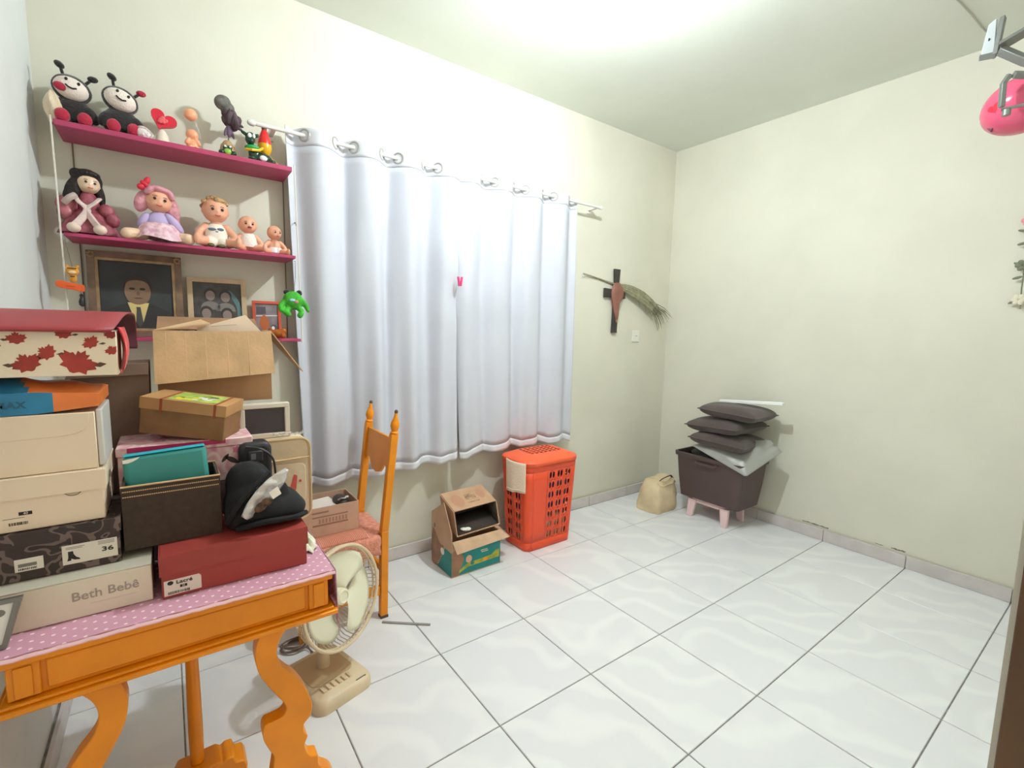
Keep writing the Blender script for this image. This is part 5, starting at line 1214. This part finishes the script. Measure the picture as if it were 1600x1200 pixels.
# ------------------------------------------------------------------ hamper
m_hamp = M('orange_red_plastic', (238, 82, 44), .38, bump=(40, .03)); m_hamp2 = M('lighter_orange_plastic', (246, 100, 58), .4)
hx, hy = 2.258, -.262
hamper = thing('laundry_hamper', 'tall orange red plastic laundry hamper with perforated sides and lid', 'laundry basket', (hx, hy, 0))
def hrect(z):
    t = z / .555; w = lerp(.366, .420, t) / 2; d = lerp(.238, .292, t) / 2; return w, d, lerp(.040, .05, t)
def hwall(s, z):
    """point at perimeter parameter s (0 front-left corner .. ) of the tapered wall"""
    w, d, r = hrect(z); L = [2 * (w - r), pi * r / 2, 2 * (d - r), pi * r / 2] * 2
    w0, d0, r0 = hrect(.3); L0 = [2 * (w0 - r0), pi * r0 / 2, 2 * (d0 - r0), pi * r0 / 2] * 2
    tot = sum(L0[:4]) * 2; s = (s % 1) * tot; acc = 0
    for i in range(8):
        if s <= acc + L0[i % 4] + 1e-9 or i == 7:
            f = (s - acc) / L0[i % 4]; break
        acc += L0[i % 4]
    if i == 0: p = (-w + r + f * 2 * (w - r), -d)
    elif i == 1: a = -pi / 2 + f * pi / 2; p = (w - r + r * cos(a), -d + r + r * sin(a))
    elif i == 2: p = (w, -d + r + f * 2 * (d - r))
    elif i == 3: a = f * pi / 2; p = (w - r + r * cos(a), d - r + r * sin(a))
    elif i == 4: p = (w - r - f * 2 * (w - r), d)
    elif i == 5: a = pi / 2 + f * pi / 2; p = (-w + r + r * cos(a), d - r + r * sin(a))
    elif i == 6: p = (-w, d - r - f * 2 * (d - r))
    else: a = pi + f * pi / 2; p = (-w + r + r * cos(a), -d + r + r * sin(a))
    return (hx + p[0], hy + p[1], z)
w0, d0, r0 = hrect(.3); _L = [2 * (w0 - r0), pi * r0 / 2, 2 * (d0 - r0), pi * r0 / 2]; _tot = 2 * sum(_L)
S_FRONT = (0, _L[0] / _tot); S_RIGHT = ((_L[0] + _L[1]) / _tot, (_L[0] + _L[1] + _L[2]) / _tot)
S_LEFT = (.5 + S_RIGHT[0], .5 + S_RIGHT[1])
hw_ = MB()
def solid_strip(s0, s1, z0, z1, ns, nz): hw_.grid(lambda u, v: hwall(lerp(s0, s1, u), lerp(z0, z1, v)), ns, nz)
def hole_cell(s0, s1, z0, z1, fs=.36, fz=.40):
    n = 20; cs, cz_ = (s0 + s1) / 2, (z0 + z1) / 2; a, b = (s1 - s0) / 2, (z1 - z0) / 2; vs = []
    ring = []
    for k in range(n):
        q = 2 * pi * k / n; c_, s_ = cos(q), sin(q); m_ = max(abs(c_), abs(s_))
        ring.append((c_ / m_, s_ / m_, c_, s_))
    ring_pts = [hwall(cs + a * x, cz_ + b * y) for x, y, _, _ in ring] + [hwall(cs + a * fs * 2 * x, cz_ + b * fz * 2 * y) for _, _, x, y in ring]
    hw_.add(ring_pts, [(k, (k + 1) % n, n + (k + 1) % n, n + k) for k in range(n)])
HZ0, HZ1, NR = .055, .505, 7
def perforated(s0, s1, ncol_pairs, frac):
    # pairs of upright oval holes with plain ribs between
    span = s1 - s0; pw = span / ncol_pairs
    for c in range(ncol_pairs):
        a = s0 + c * pw; m = pw * frac
        solid_strip(a, a + m, HZ0, HZ1, 1, NR); solid_strip(a + pw - m, a + pw, HZ0, HZ1, 1, NR)
        for h in range(2):
            for r_ in range(NR):
                za, zb_ = lerp(HZ0, HZ1, r_ / NR), lerp(HZ0, HZ1, (r_ + 1) / NR); ww = (pw - 2 * m) / 2
                hole_cell(a + m + h * ww, a + m + (h + 1) * ww, za, zb_, .37, .33)
perf = [(S_FRONT[0] + .36 * (S_FRONT[1] - S_FRONT[0]), S_FRONT[1] - .02 * (S_FRONT[1] - S_FRONT[0]), 3, .13), (S_RIGHT[0], S_RIGHT[1], 2, .2), (.5 + S_FRONT[0], .5 + S_FRONT[1], 3, .2), (S_LEFT[0], S_LEFT[1], 2, .2)]
cur = 0.0
for s0, s1, nc, fr_ in perf:
    solid_strip(cur, s0, HZ0, HZ1, 8, 8); perforated(s0, s1, nc, fr_); cur = s1
solid_strip(cur, 1.0, HZ0, HZ1, 8, 8)
solid_strip(0, 1, .002, HZ0, 72, 1); solid_strip(0, 1, HZ1, .552, 72, 2)
hb_ = hw_.build('basket_wall', m_hamp, hamper, sharp=60, solid=.003)
w, d, r = hrect(.01); MB().prism(rrect(hx - w + .003, hy - d + .003, hx + w - .003, hy + d - .003, r), .004, (0, 0, .004), plane='xy').build('basket_floor', m_hamp, hamper)
w, d, r = hrect(.555)
lp = rrect(hx - w - .010, hy - d - .010, hx + w + .010, hy + d + .010, .078, 6); N = len(lp)
ld = MB()
prof_ = [(0.0, .545), (0.0, .566), (.004, .571), (.030, .582), (.075, .600)]
for ins, z in prof_:
    for x, y in lp:
        vx, vy = x - hx, y - hy
        ld.v.append((hx + vx * (1 - ins / (w + .01)), hy + vy * (1 - ins / (d + .01)), z))
for j in range(len(prof_) - 1):
    for i in range(N): ld.f.append((j * N + i, j * N + (i + 1) % N, (j + 1) * N + (i + 1) % N, (j + 1) * N + i)); ld.mi.append(0)
# perforated centre of the lid: a plate with diamond holes
base_i = (len(prof_) - 1) * N
xa, xb, ya, yb2 = hx - .125, hx + .125, hy - .074, hy + .074
def lid_in(k):
    x, y, z = ld.v[base_i + k]; return (min(max(x, xa), xb), min(max(y, ya), yb2), .6005)
o_ = len(ld.v); ld.v += [lid_in(k) for k in range(N)]
for i in range(N): ld.f.append((base_i + i, base_i + (i + 1) % N, o_ + (i + 1) % N, o_ + i)); ld.mi.append(0)
nx, ny = 7, 5
for i in range(nx):
    for j in range(ny):
        x0_, x1_ = lerp(xa, xb, i / nx), lerp(xa, xb, (i + 1) / nx); y0_, y1_ = lerp(ya, yb2, j / ny), lerp(ya, yb2, (j + 1) / ny)
        cx, cy = (x0_ + x1_) / 2, (y0_ + y1_) / 2
        vs = [(x0_, y0_, .6005), (cx, y0_, .6005), (x1_, y0_, .6005), (x1_, cy, .6005), (x1_, y1_, .6005), (cx, y1_, .6005), (x0_, y1_, .6005), (x0_, cy, .6005)]
        a, b = (x1_ - x0_) * .30, (y1_ - y0_) * .36
        vs += [(cx - a, cy - b, .6005), (cx, cy - b, .6005), (cx + a, cy - b, .6005), (cx + a, cy, .6005), (cx + a, cy + b, .6005), (cx, cy + b, .6005), (cx - a, cy + b, .6005), (cx - a, cy, .6005)]
        ld.add(vs, [(k, (k + 1) % 8, 8 + (k + 1) % 8, 8 + k) for k in range(8)])
ld.build('lid', m_hamp2, hamper, sharp=40, solid=.003)
# clothes seen through the holes
def heap(name, label, items, m, res=.009):
    t = thing(name, label, 'clothing', items[0][0])
    mb = MB()
    for c, r_, ro in items: mb.ell(c, r_, ro, 16, 10)
    mb.build('cloth', m, t, remesh=res); return t
def stuffed(name, label, z0, z1, m, seed):
    t = thing(name, label, 'clothing', (hx, hy, z0))
    def fn(u, v):
        q = 2 * pi * u; z = lerp(z0, z1, v); w, d, r = hrect(z); k = .45
        cx = abs(cos(q)) ** k * (1 if cos(q) > 0 else -1); sy = abs(sin(q)) ** k * (1 if sin(q) > 0 else -1)
        e = (1 - abs(2 * v - 1) ** 5) ** .5; f_ = (.945 + .03 * sin(q * 7 + v * 9 + seed) * e) * lerp(.75, 1, e)
        return (hx + (w - .008) * f_ * cx, hy + (d - .008) * f_ * sy, z)
    mb = MB().grid(fn, 56, 14, wrap=True)
    mb.f.append(tuple(reversed(range(56)))); mb.mi.append(0); mb.f.append(tuple(14 * 56 + k for k in range(56))); mb.mi.append(0)
    mb.build('cloth', m, t, sharp=80); return t
stuffed('white_linen', 'cream linen inside the lower half of the orange hamper', .012, .200, M('cream_linen', (214, 196, 156), .85, noise=(14, .25), bump=(40, .4)), 1)
stuffed('folded_jeans', 'blue clothes inside the upper half of the orange hamper', .204, .452, M('denim_blue_cloth', (70, 92, 140), .85, noise=(14, .35), bump=(40, .4)), 2)
stuffed('dark_shirt', 'dark clothes at the very top inside the orange hamper', .456, .535, M('dark_violet_cloth', (84, 66, 90), .85, noise=(14, .4)), 3)
tTw = thing('hand_towel', 'cream hand towel hanging out from under the lid at the left corner of the hamper', 'towel', (2.045, -.36, .57))
def towel(u, v):
    # drapes down the left front corner of the hamper
    x = lerp(2.016, 2.034, u ** 2); y = lerp(-.235, -.408, u) + .010 * sin(u * 12) * v - .012 * v * (1 - u)
    return (x - .012 * sin(pi * u) - .006 * v, y - .006 * v, lerp(.5735, .378 + .02 * u, v) + .0)
MB().grid(towel, 26, 16).build('towel', M('cream_towelling', (238, 218, 194), .9, bump=(90, .4)), tTw, sharp=80, solid=.004)
MB().grid(lambda u, v: (towel(u, .90 + .02 * v)[0] - .003, towel(u, .90 + .02 * v)[1] - .003, towel(u, .90 + .02 * v)[2]), 26, 1).build('stripe', M('pale_towel_stripe', (250, 236, 220), .9), tTw, sharp=80, solid=.002)

# ------------------------------------------------------------------ corner: bag, stool, tub, cushions
m_canvas = M('beige_canvas', (226, 204, 166), .85, noise=(9, .08), bump=(16, .5))
tBag = thing('tote_bag', 'slouched beige canvas bag on the floor in the corner beside the dark tub', 'bag', (3.37, -.32, 0))
def bagf(u, v):
    q = 2 * pi * u; c_, s_ = cos(q), sin(q)
    k = .55; cx = abs(c_) ** k * (1 if c_ > 0 else -1); sy = abs(s_) ** k * (1 if s_ > 0 else -1)
    w = lerp(.140, .105, v) * (1 + .10 * sin(pi * v) + .04 * sin(q * 3 + v * 7) + .03 * sin(q * 9 - v * 11) * v); d = lerp(.110, .085, v) * (1 + .14 * sin(pi * v) + .035 * sin(5 * q + v * 5) + .04 * sin(q * 8 + v * 13))
    return (3.400 + .012 * v + w * cx, -.335 - .01 * v + d * sy, .002 + .235 * v + .014 * v * sin(2 * q + 1))
bg = MB().grid(bagf, 60, 22, wrap=True); nb = 60
bg.f.append(tuple(reversed(range(nb)))); bg.mi.append(0); bg.f.append(tuple(22 * nb + k for k in range(nb))); bg.mi.append(0)
bg.build('bag_body', m_canvas, tBag, sharp=60)
MB().tube(catmull([(3.33, -.40, .240), (3.35, -.415, .262), (3.43, -.410, .270), (3.50, -.385, .252), (3.53, -.40, .20)], 5), .008, 7, sc=(1, .5)).build('handle', M('dark_brown_strap', (90, 70, 56), .7), tBag)
MB().tube([bagf(.58 + .28 * k / 12, .93 - .05 * sin(k * .5)) for k in range(13)], .006, 6).build('top_fold', m_canvas, tBag)

m_stool = M('pale_pink_plastic', (236, 206, 204), .4)
stl = thing('step_stool', 'small pale pink plastic stool under the dark brown tub', 'stool', (3.60, -.715, 0))
MB().prism(rrect(3.490, -.850, 3.710, -.570, .03), .014, (0, 0, .133), plane='xy').build('seat', m_stool, stl, bevel=.004)
for sx in (0, 1):
    for sy in (0, 1):
        x, y = (3.500, 3.700)[sx], (-.835, -.585)[sy]; fx, fy = x + (-.012, .012)[sx], y + (-.012, .012)[sy]
        a = .022
        MB().hexa([(fx - .012, fy - a, .0005), (fx + .012, fy - a, .0005), (fx + .012, fy + a, .0005), (fx - .012, fy + a, .0005), (x - .012, y - a * 1.5, .1325), (x + .012, y - a * 1.5, .1325), (x + .012, y + a * 1.5, .1325), (x - .012, y + a * 1.5, .1325)]).build('leg', m_stool, stl, bevel=.003)
MB().bounds((3.4895, -.80, .112), (3.498, -.62, .1325)).build('skirt_board', m_stool, stl, bevel=.002)

m_tub = M('dark_plum_brown_plastic', (84, 66, 64), .45, noise=(5, .06))
tub = thing('storage_tub', 'dark plum brown plastic tub standing on the pink stool', 'storage tub', (3.61, -.715, .148))
def loop(x0, y0, x1, y1, r, z): return [(x, y, z) for x, y in rrect(x0, y0, x1, y1, r, 4)]
loops = [loop(3.470, -.945, 3.760, -.485, .030, .1485), loop(3.452, -.962, 3.778, -.468, .032, .30), loop(3.440, -.974, 3.790, -.456, .034, .452), loop(3.428, -.986, 3.802, -.444, .036, .454), loop(3.426, -.988, 3.804, -.442, .036, .482), loop(3.440, -.974, 3.790, -.456, .034, .483), loop(3.452, -.962, 3.778, -.468, .032, .30), loop(3.474, -.941, 3.756, -.489, .03, .153)]
tb_ = MB(); n = len(loops[0])
for l in loops: tb_.v += l
for j in range(len(loops) - 1):
    for i in range(n): tb_.f.append((j * n + i, j * n + (i + 1) % n, (j + 1) * n + (i + 1) % n, (j + 1) * n + i)); tb_.mi.append(0)
tb_.f.append(tuple(reversed(range(n)))); tb_.mi.append(0); tb_.f.append(tuple((len(loops) - 1) * n + k for k in range(n))); tb_.mi.append(0)
tb_.build('tub_body', m_tub, tub, sharp=40)
MB().tube([(3.424, -.80, .445), (3.420, -.79, .43), (3.420, -.64, .43), (3.424, -.63, .445)], .007, 8).build('handle', m_tub, tub)
heap('black_garment', 'folded black garment filling the top of the dark brown tub', [((3.60, -.72, .47), (.150, .225, .050), None), ((3.53, -.78, .495), (.085, .13, .035), (0, .1, 0)), ((3.66, -.62, .49), (.09, .12, .035), None)], M('charcoal_cloth', (44, 46, 50), .8, noise=(12, .3), bump=(30, .4)), .010)
tPl = thing('plastic_bag', 'grey translucent plastic bag draped from under the cushions over the tub edge', 'plastic bag', (3.55, -.85, .50))
def bagsheet(u, v):
    # from under the bottom cushion, over the tub rim, hanging in a point down the corner
    A, B_, C_, D_ = Vector((3.415, -.60, .556)), Vector((3.66, -1.03, .648)), Vector((3.70, -1.10, .575)), Vector((3.415, -1.010, .425))
    top = A.lerp(B_, u) + Vector((0, 0, .012 * sin(pi * u)))
    bot = Vector((3.418, -.62, .545)).lerp(D_, u / .62) if u < .62 else D_.lerp(C_, (u - .62) / .38)
    p = top.lerp(bot, v) + Vector((-.020, -.022, 0)) * sin(pi * v) * sin(pi * u)
    p += Vector((.005 * sin(u * 19 + v * 5), .005 * sin(v * 13 + u * 8), .005 * sin(u * 14 + v * 9))) * sin(pi * min(1, v + .1))
    return tuple(p)
MB().grid(bagsheet, 30, 16).build('bag_film', M('grey_translucent_film', (190, 190, 184), .3, trans=.25, alpha=.85, bump=(26, .4)), tPl, sharp=40, solid=.001)
def cushion(label, x, y, z, s, h, rz, tilt, m):
    t = thing('cushion', label, 'cushion', (x, y, z), rot=(tilt[0], tilt[1], rz), group=None)
    def f(sgn):
        def g_(u, v):
            a, b = 2 * u - 1, 2 * v - 1
            e = max(0, (1 - a ** 4) * (1 - b ** 4)) ** .42
            pin = 1 - .04 * (1 - abs(a)) * abs(b) ** 3; pin2 = 1 - .04 * (1 - abs(b)) * abs(a) ** 3
            bow = .016 * (abs(a) ** 3 + abs(b) ** 3) * 0
            return (a * s / 2 * pin2, b * s / 2 * pin, h / 2 * e * sgn + .004 * sin(a * 6 + b * 4) * e + bow)
        return g_
    MB().grid(f(1), 28, 28).grid(f(-1), 28, 28).build('cover', m, t, sharp=70, world=False)
    sq = []
    for a, b in [(-1 + .1 * k, -1) for k in range(20)] + [(1, -1 + .1 * k) for k in range(20)] + [(1 - .1 * k, 1) for k in range(20)] + [(-1, 1 - .1 * k) for k in range(20)]:
        pin = 1 - .04 * (1 - abs(a)) * abs(b) ** 3; pin2 = 1 - .04 * (1 - abs(b)) * abs(a) ** 3
        sq.append((a * s / 2 * pin2, b * s / 2 * pin, 0))
    MB().tube(sq, .004, 6, closed=True).build('seam_piping', m, t, world=False)
    return t
m_cush = M('grey_brown_cushion_cloth', (88, 76, 72), .9, noise=(8, .08), bump=(200, .2), sheen=.2)
cushion('dark grey brown cushion at the bottom of the stack of three', 3.585, -.780, .608, .400, .105, radians(3), (radians(2), radians(2)), m_cush)
cushion('dark grey brown cushion in the middle of the stack of three', 3.590, -.752, .714, .400, .105, radians(-4), (radians(-3), radians(0)), m_cush)
cushion('dark grey brown cushion on top of the stack, under the white batten', 3.600, -.825, .820, .395, .100, radians(5), (radians(3), radians(2)), m_cush)
tSl = thing('plastic_batten', 'glossy white plastic batten lying across the top cushion towards the wall', 'slat', (3.66, -.86, .905))
MB().box((3.655, -.885, .896), (.045, .43, .012), (radians(-4.5), radians(6), radians(3))).build('batten', M('glossy_white_slat', (244, 244, 242), .2), tSl, bevel=.003)
MB().box((3.6325, -.885, .893), (.004, .43, .018), (radians(-4.5), radians(6), radians(3))).build('batten_lip', M('glossy_white_slat', (0, 0, 0)), tSl, bevel=.001)

# ------------------------------------------------------------------ wall: cross, palm, socket
m_cross = M('charcoal_wood', (62, 60, 56), .6, noise=(14, .2))
tX = thing('wall_cross', 'black wooden cross with a reddish brown drop-shaped carving on the back wall', 'cross', (3.185, -.012, 1.60))
MB().prism([(3.153, 1.842), (3.217, 1.842), (3.209, 1.744), (3.204, 1.36), (3.210, 1.356), (3.152, 1.356), (3.158, 1.60), (3.160, 1.744)], .018, (0, -.024, 0)).build('upright', m_cross, tX, bevel=.003)
MB().prism([(3.052, 1.622), (3.052, 1.692), (3.1565, 1.688), (3.1565, 1.628)], .016, (0, -.022, 0)).prism([(3.2085, 1.628), (3.2085, 1.688), (3.288, 1.692), (3.288, 1.622)], .016, (0, -.022, 0)).build('cross_arm', m_cross, tX, bevel=.003)
dp = catmull([(3.186, 1.742), (3.146, 1.728), (3.122, 1.675), (3.124, 1.620), (3.140, 1.565), (3.166, 1.50), (3.186, 1.44), (3.194, 1.44), (3.200, 1.52), (3.212, 1.575), (3.248, 1.625), (3.256, 1.675), (3.232, 1.728)], 4, closed=True)
cm = MB(); N2 = len(dp); cxm = sum(p[0] for p in dp) / N2; czm = 1.64
for s_, y in ((1, -.0245), (.97, -.034), (.75, -.044), (.35, -.050)):
    cm.v += [(cxm + (x - cxm) * s_, y, czm + (z - czm) * s_) for x, z in dp]
for j in range(3):
    for i in range(N2): cm.f.append((j * N2 + i, j * N2 + (i + 1) % N2, (j + 1) * N2 + (i + 1) % N2, (j + 1) * N2 + i)); cm.mi.append(0)
cm.f.append(tuple(range(3 * N2, 4 * N2))); cm.mi.append(0); cm.f.append(tuple(reversed(range(N2)))); cm.mi.append(0)
cm.build('carving', M('reddish_brown_wood', (146, 96, 82), .5, noise=(20, .12)), tX, sharp=60)
m_palm = M('dried_palm_green', (156, 152, 124), .8, noise=(30, .18))
tPa = thing('palm_frond', 'dried grey green palm frond tucked behind the black cross, drooping to the corner', 'palm leaf', (3.3, -.04, 1.65))
sp = catmull([(2.830, -.010, 1.782), (2.97, -.010, 1.760), (3.12, -.0085, 1.735), (3.30, -.030, 1.705), (3.46, -.055, 1.655), (3.58, -.07, 1.585), (3.68, -.075, 1.515)], 6)
MB().tube(sp, [lerp(.002, .010, min(1, i / 16)) * (1 if i < 26 else lerp(1, .5, (i - 26) / 10)) for i in range(len(sp))], 7).build('stalk', m_palm, tPa)
MB().tube([(2.825, -.008, 1.758), (2.95, -.009, 1.757), (3.08, -.0085, 1.742)], .0016, 5).build('side_stalk', m_palm, tPa)
bc = catmull([(3.20, -.028, 1.712), (3.32, -.034, 1.690), (3.45, -.045, 1.648), (3.56, -.055, 1.588), (3.64, -.060, 1.535)], 6)
bw = [.020, .040, .047, .047, .040]
def bladef(u, v):
    k = u * (len(bc) - 1); i = min(int(k), len(bc) - 2); c = Vector(bc[i]).lerp(Vector(bc[i + 1]), k - i)
    t_ = (Vector(bc[i + 1]) - Vector(bc[i])).normalized(); n2 = Vector((-t_.z, 0, t_.x))
    kk_ = u * 4; j = min(int(kk_), 3); w_ = lerp(bw[j], bw[j + 1], kk_ - j)
    ridge = .004 * abs(sin(v * 14))
    return tuple(c + n2 * (2 * v - 1) * w_ + Vector((0, -.010 * (1 - (2 * v - 1) ** 2) - ridge, 0)))
MB().grid(bladef, 24, 28).build('blade', m_palm, tPa, sharp=80, solid=.002)
rl = random.Random(11)
for k in range(15):
    f_ = k / 14; s0 = Vector(bladef(lerp(.80, .98, rl.random()), f_)); a = radians(lerp(-64, -20, f_) + rl.uniform(-4, 4)); L = lerp(.15, .20, f_) * rl.uniform(.85, 1.1)
    e = s0 + Vector((cos(a) * L, -.010, sin(a) * L)); e.x = min(e.x, W - .008)
    q = s0.lerp(e, .5) + Vector((0, -.006, .008))
    MB().tube(catmull([tuple(s0), tuple(q), tuple(e)], 4), [.0055, .006, .006, .0055, .005, .004, .003, .002, .001], 5, sc=(1, .35)).build('leaflet', m_palm, tPa)
for f_, L, a in ((.45, .12, -100), (.62, .10, -95), (.78, .16, -75)):
    s0 = Vector(bladef(f_, .04)); e = s0 + Vector((cos(radians(a)) * L * .3 + .02, -.004, -L * .5))
    MB().tube([tuple(s0), tuple(s0.lerp(e, .5) + Vector((.004, -.003, 0))), tuple(e)], [.006, .004, .001], 5, sc=(1, .35)).build('leaflet', m_palm, tPa)
tSo = thing('wall_socket', 'white wall socket plate low on the back wall beneath the palm frond', 'socket', (3.456, -.006, 1.335))
MB().bounds((3.416, -.008, 1.285), (3.496, -.0005, 1.382)).build('plate', M('ivory_socket_plate', (232, 232, 222), .4), tSo, bevel=.003)
MB().prism([(3.436, 1.326), (3.444, 1.314), (3.468, 1.314), (3.476, 1.326), (3.476, 1.342), (3.468, 1.354), (3.444, 1.354), (3.436, 1.342)], .002, (0, -.0102, 0)).build('socket_face', M('ivory_socket_plate', (0, 0, 0)), tSo, bevel=.0005, seg=1)
for x in (3.446, 3.456, 3.466): MB().lathe([(.0026, 0), (.0026, .0006)], 10, (x, -.0103, 1.334), (pi / 2, 0, 0)).build('pin_hole', m_black, tSo, sharp=0)

# ------------------------------------------------------------------ upper right: wall bracket, balloon, flowers
m_brk = M('silver_grey_steel', (128, 130, 126), .4, metal=.25); m_brkw = M('white_bracket_plate', (214, 222, 228), .35)
tBr = thing('monitor_bracket', 'silver articulated wall bracket with a white end plate, at the upper right edge', 'bracket', (3.24, -2.2, 2.56))
MB().hexa([(3.196, -1.966, 2.548), (3.214, -2.006, 2.535), (3.234, -2.006, 2.535), (3.216, -1.966, 2.548), (3.196, -1.980, 2.668), (3.206, -2.002, 2.690), (3.226, -2.002, 2.690), (3.216, -1.980, 2.668)]).build('end_plate', m_brkw, tBr, bevel=.003)
MB().hexa([(3.192, -1.964, 2.530), (3.214, -2.012, 2.530), (3.244, -2.012, 2.560), (3.222, -1.964, 2.560), (3.190, -1.964, 2.552), (3.212, -2.012, 2.556), (3.242, -2.012, 2.580), (3.220, -1.964, 2.576)]).build('lower_lip', m_brk, tBr, bevel=.002)
MB().lathe([(.006, 0), (.006, .002)], 10, (3.2035, -1.985, 2.61), (0, -pi / 2, 0)).build('screw_hole', m_dark, tBr)
MB().box((3.222, -2.014, 2.618), (.03, .016, .145), (radians(4), 0, 0)).build('upright_web', m_brk, tBr, bevel=.003)
MB().hexa([(3.18, -2.024, 2.566), (3.205, -2.16, 2.628), (3.27, -2.16, 2.628), (3.25, -2.024, 2.566), (3.18, -2.024, 2.580), (3.205, -2.16, 2.642), (3.27, -2.16, 2.642), (3.25, -2.024, 2.580)]).build('side_wing', m_brk, tBr, bevel=.002)
arm1 = [(3.22, -2.022, 2.560), (3.235, -2.10, 2.490), (3.25, -2.20, 2.420)]
MB().tube(arm1, .022, 4).build('upper_arm', m_brk, tBr, sharp=20, bevel=.003)
MB().tube([(3.25, -2.195, 2.415), (3.30, -2.34, 2.44), (3.33, -2.455, 2.45)], .022, 4).build('rear_arm', m_brk, tBr, sharp=20, bevel=.003)
MB().bounds((3.27, YF + .0005, 2.36), (3.39, YF + .018, 2.54)).build('wall_plate', m_brkw, tBr, bevel=.003)
MB().tube([(3.25, -2.205, 2.415), (3.16, -2.16, 2.388), (3.10, -2.092, 2.398)], .016, 4).tube([(3.10, -2.082, 2.404), (3.10, -2.066, 2.375), (3.10, -2.069, 2.285)], .012, 4).build('hook_arm', m_brk, tBr, sharp=20, bevel=.002)
MB().tube([(3.10, -2.069, 2.276), (3.11, -2.14, 2.276), (3.115, -2.20, 2.28)], .006, 6).lathe([(.013, 0), (.013, .022)], 14, (3.10, -2.086, 2.248)).build('hook_bar', m_brk, tBr)
tBa = thing('balloon', 'shiny pink balloon printed with a red heart hanging from the wall bracket', 'balloon', (3.27, -2.13, 2.22))
m_bal = M('shiny_pink_latex', (226, 92, 126), .15, spec=.6)
MB().ell((3.285, -2.105, 2.338), (.125, .135, .112), (radians(-18), 0, 0), 32, 22).build('skin', m_bal, tBa)
c0 = Vector((3.285, -2.105, 2.338))
def on_bal(a, b):
    d = Vector((-cos(a) * cos(b), sin(a) * cos(b), sin(b)))
    d = Euler((radians(-18), 0, 0)).to_matrix() @ Vector((d.x * .1258, d.y * .1358, d.z * .1128)); return tuple(c0 + d)
hpts = [(16 * sin(q) ** 3 / 16, (13 * cos(q) - 5 * cos(2 * q) - 2 * cos(3 * q) - cos(4 * q)) / 16) for q in [2 * pi * k / 32 for k in range(32)]]
MB().grid(lambda u, v: on_bal(.60 - .19 * v * hpts[int(round(u * 32)) % 32][0], .02 + .19 * v * hpts[int(round(u * 32)) % 32][1]), 32, 4).build('heart_print', M('red_heart_print', (240, 44, 66), .2), tBa)
MB().lathe([(.004, 0), (.010, .012), (.014, .020)], 10, (3.245, -2.010, 2.262), (radians(120), 0, 0)).build('knot', M('dark_balloon_knot', (120, 60, 76), .4), tBa)
MB().tube([(3.20, -2.07, 2.30), (3.215, -2.075, 2.40), (3.216, -2.078, 2.42)], .0012, 5).build('string', m_cord, tBa)
m_lf = M('dusty_green_leaf', (120, 124, 104), .8); m_fl = M('pale_pink_petal', (236, 150, 164), .7); m_fl2 = M('cream_petal', (226, 218, 196), .7)
tFl = thing('flower_garland', 'strand of artificial pink and cream flowers hanging on the right wall at the image edge', 'garland', (3.82, -2.11, 1.75))
MB().tube([(3.845, -2.10, 2.03), (3.84, -2.095, 1.95), (3.842, -2.10, 1.80), (3.84, -2.10, 1.62), (3.842, -2.105, 1.52)], .003, 6).build('stem', m_lf, tFl)
MB().lathe([(.004, 0), (.004, .012)], 8, (3.8515, -2.10, 2.03), (0, pi / 2, 0)).build('nail', m_steel, tFl)
for z, m in ((1.955, m_fl), (1.735, m_lf), (1.565, m_fl2)):
    fb2 = MB()
    for k in range(6):
        q = 2 * pi * k / 6; fb2.ell((3.832, -2.095 + .016 * cos(q), z + .016 * sin(q)), (.007, .014, .012), (q, 0, 0), 8, 6)
    fb2.build('blossom', m, tFl)
for y, z, a in ((-2.078, 1.905, .3), (-2.082, 1.842, -.2), (-2.077, 1.742, .5), (-2.08, 1.675, -.3), (-2.076, 1.555, -.5), (-2.084, 1.56, .8)):
    MB().ell((3.836, y, z), (.004, .020, .007), (a, 0, 0), 10, 6).build('leaf', m_lf, tFl)
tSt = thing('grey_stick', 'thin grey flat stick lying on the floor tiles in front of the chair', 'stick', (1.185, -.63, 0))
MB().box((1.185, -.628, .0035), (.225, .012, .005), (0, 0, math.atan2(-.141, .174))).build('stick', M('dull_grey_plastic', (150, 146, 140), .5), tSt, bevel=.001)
tWr = thing('ceiling_wire', 'thin grey wire running along the ceiling in the upper right corner', 'wire', (3.43, -1.87, H))
MB().tube([(3.20, -1.845, H - .004), (3.31, -1.857, H - .0045), (3.45, -1.868, H - .004), (3.60, -1.875, H - .004), (W - .003, -1.90, H - .004)], .0035, 6).build('wire', M('grey_wire', (186, 184, 170), .5), tWr)
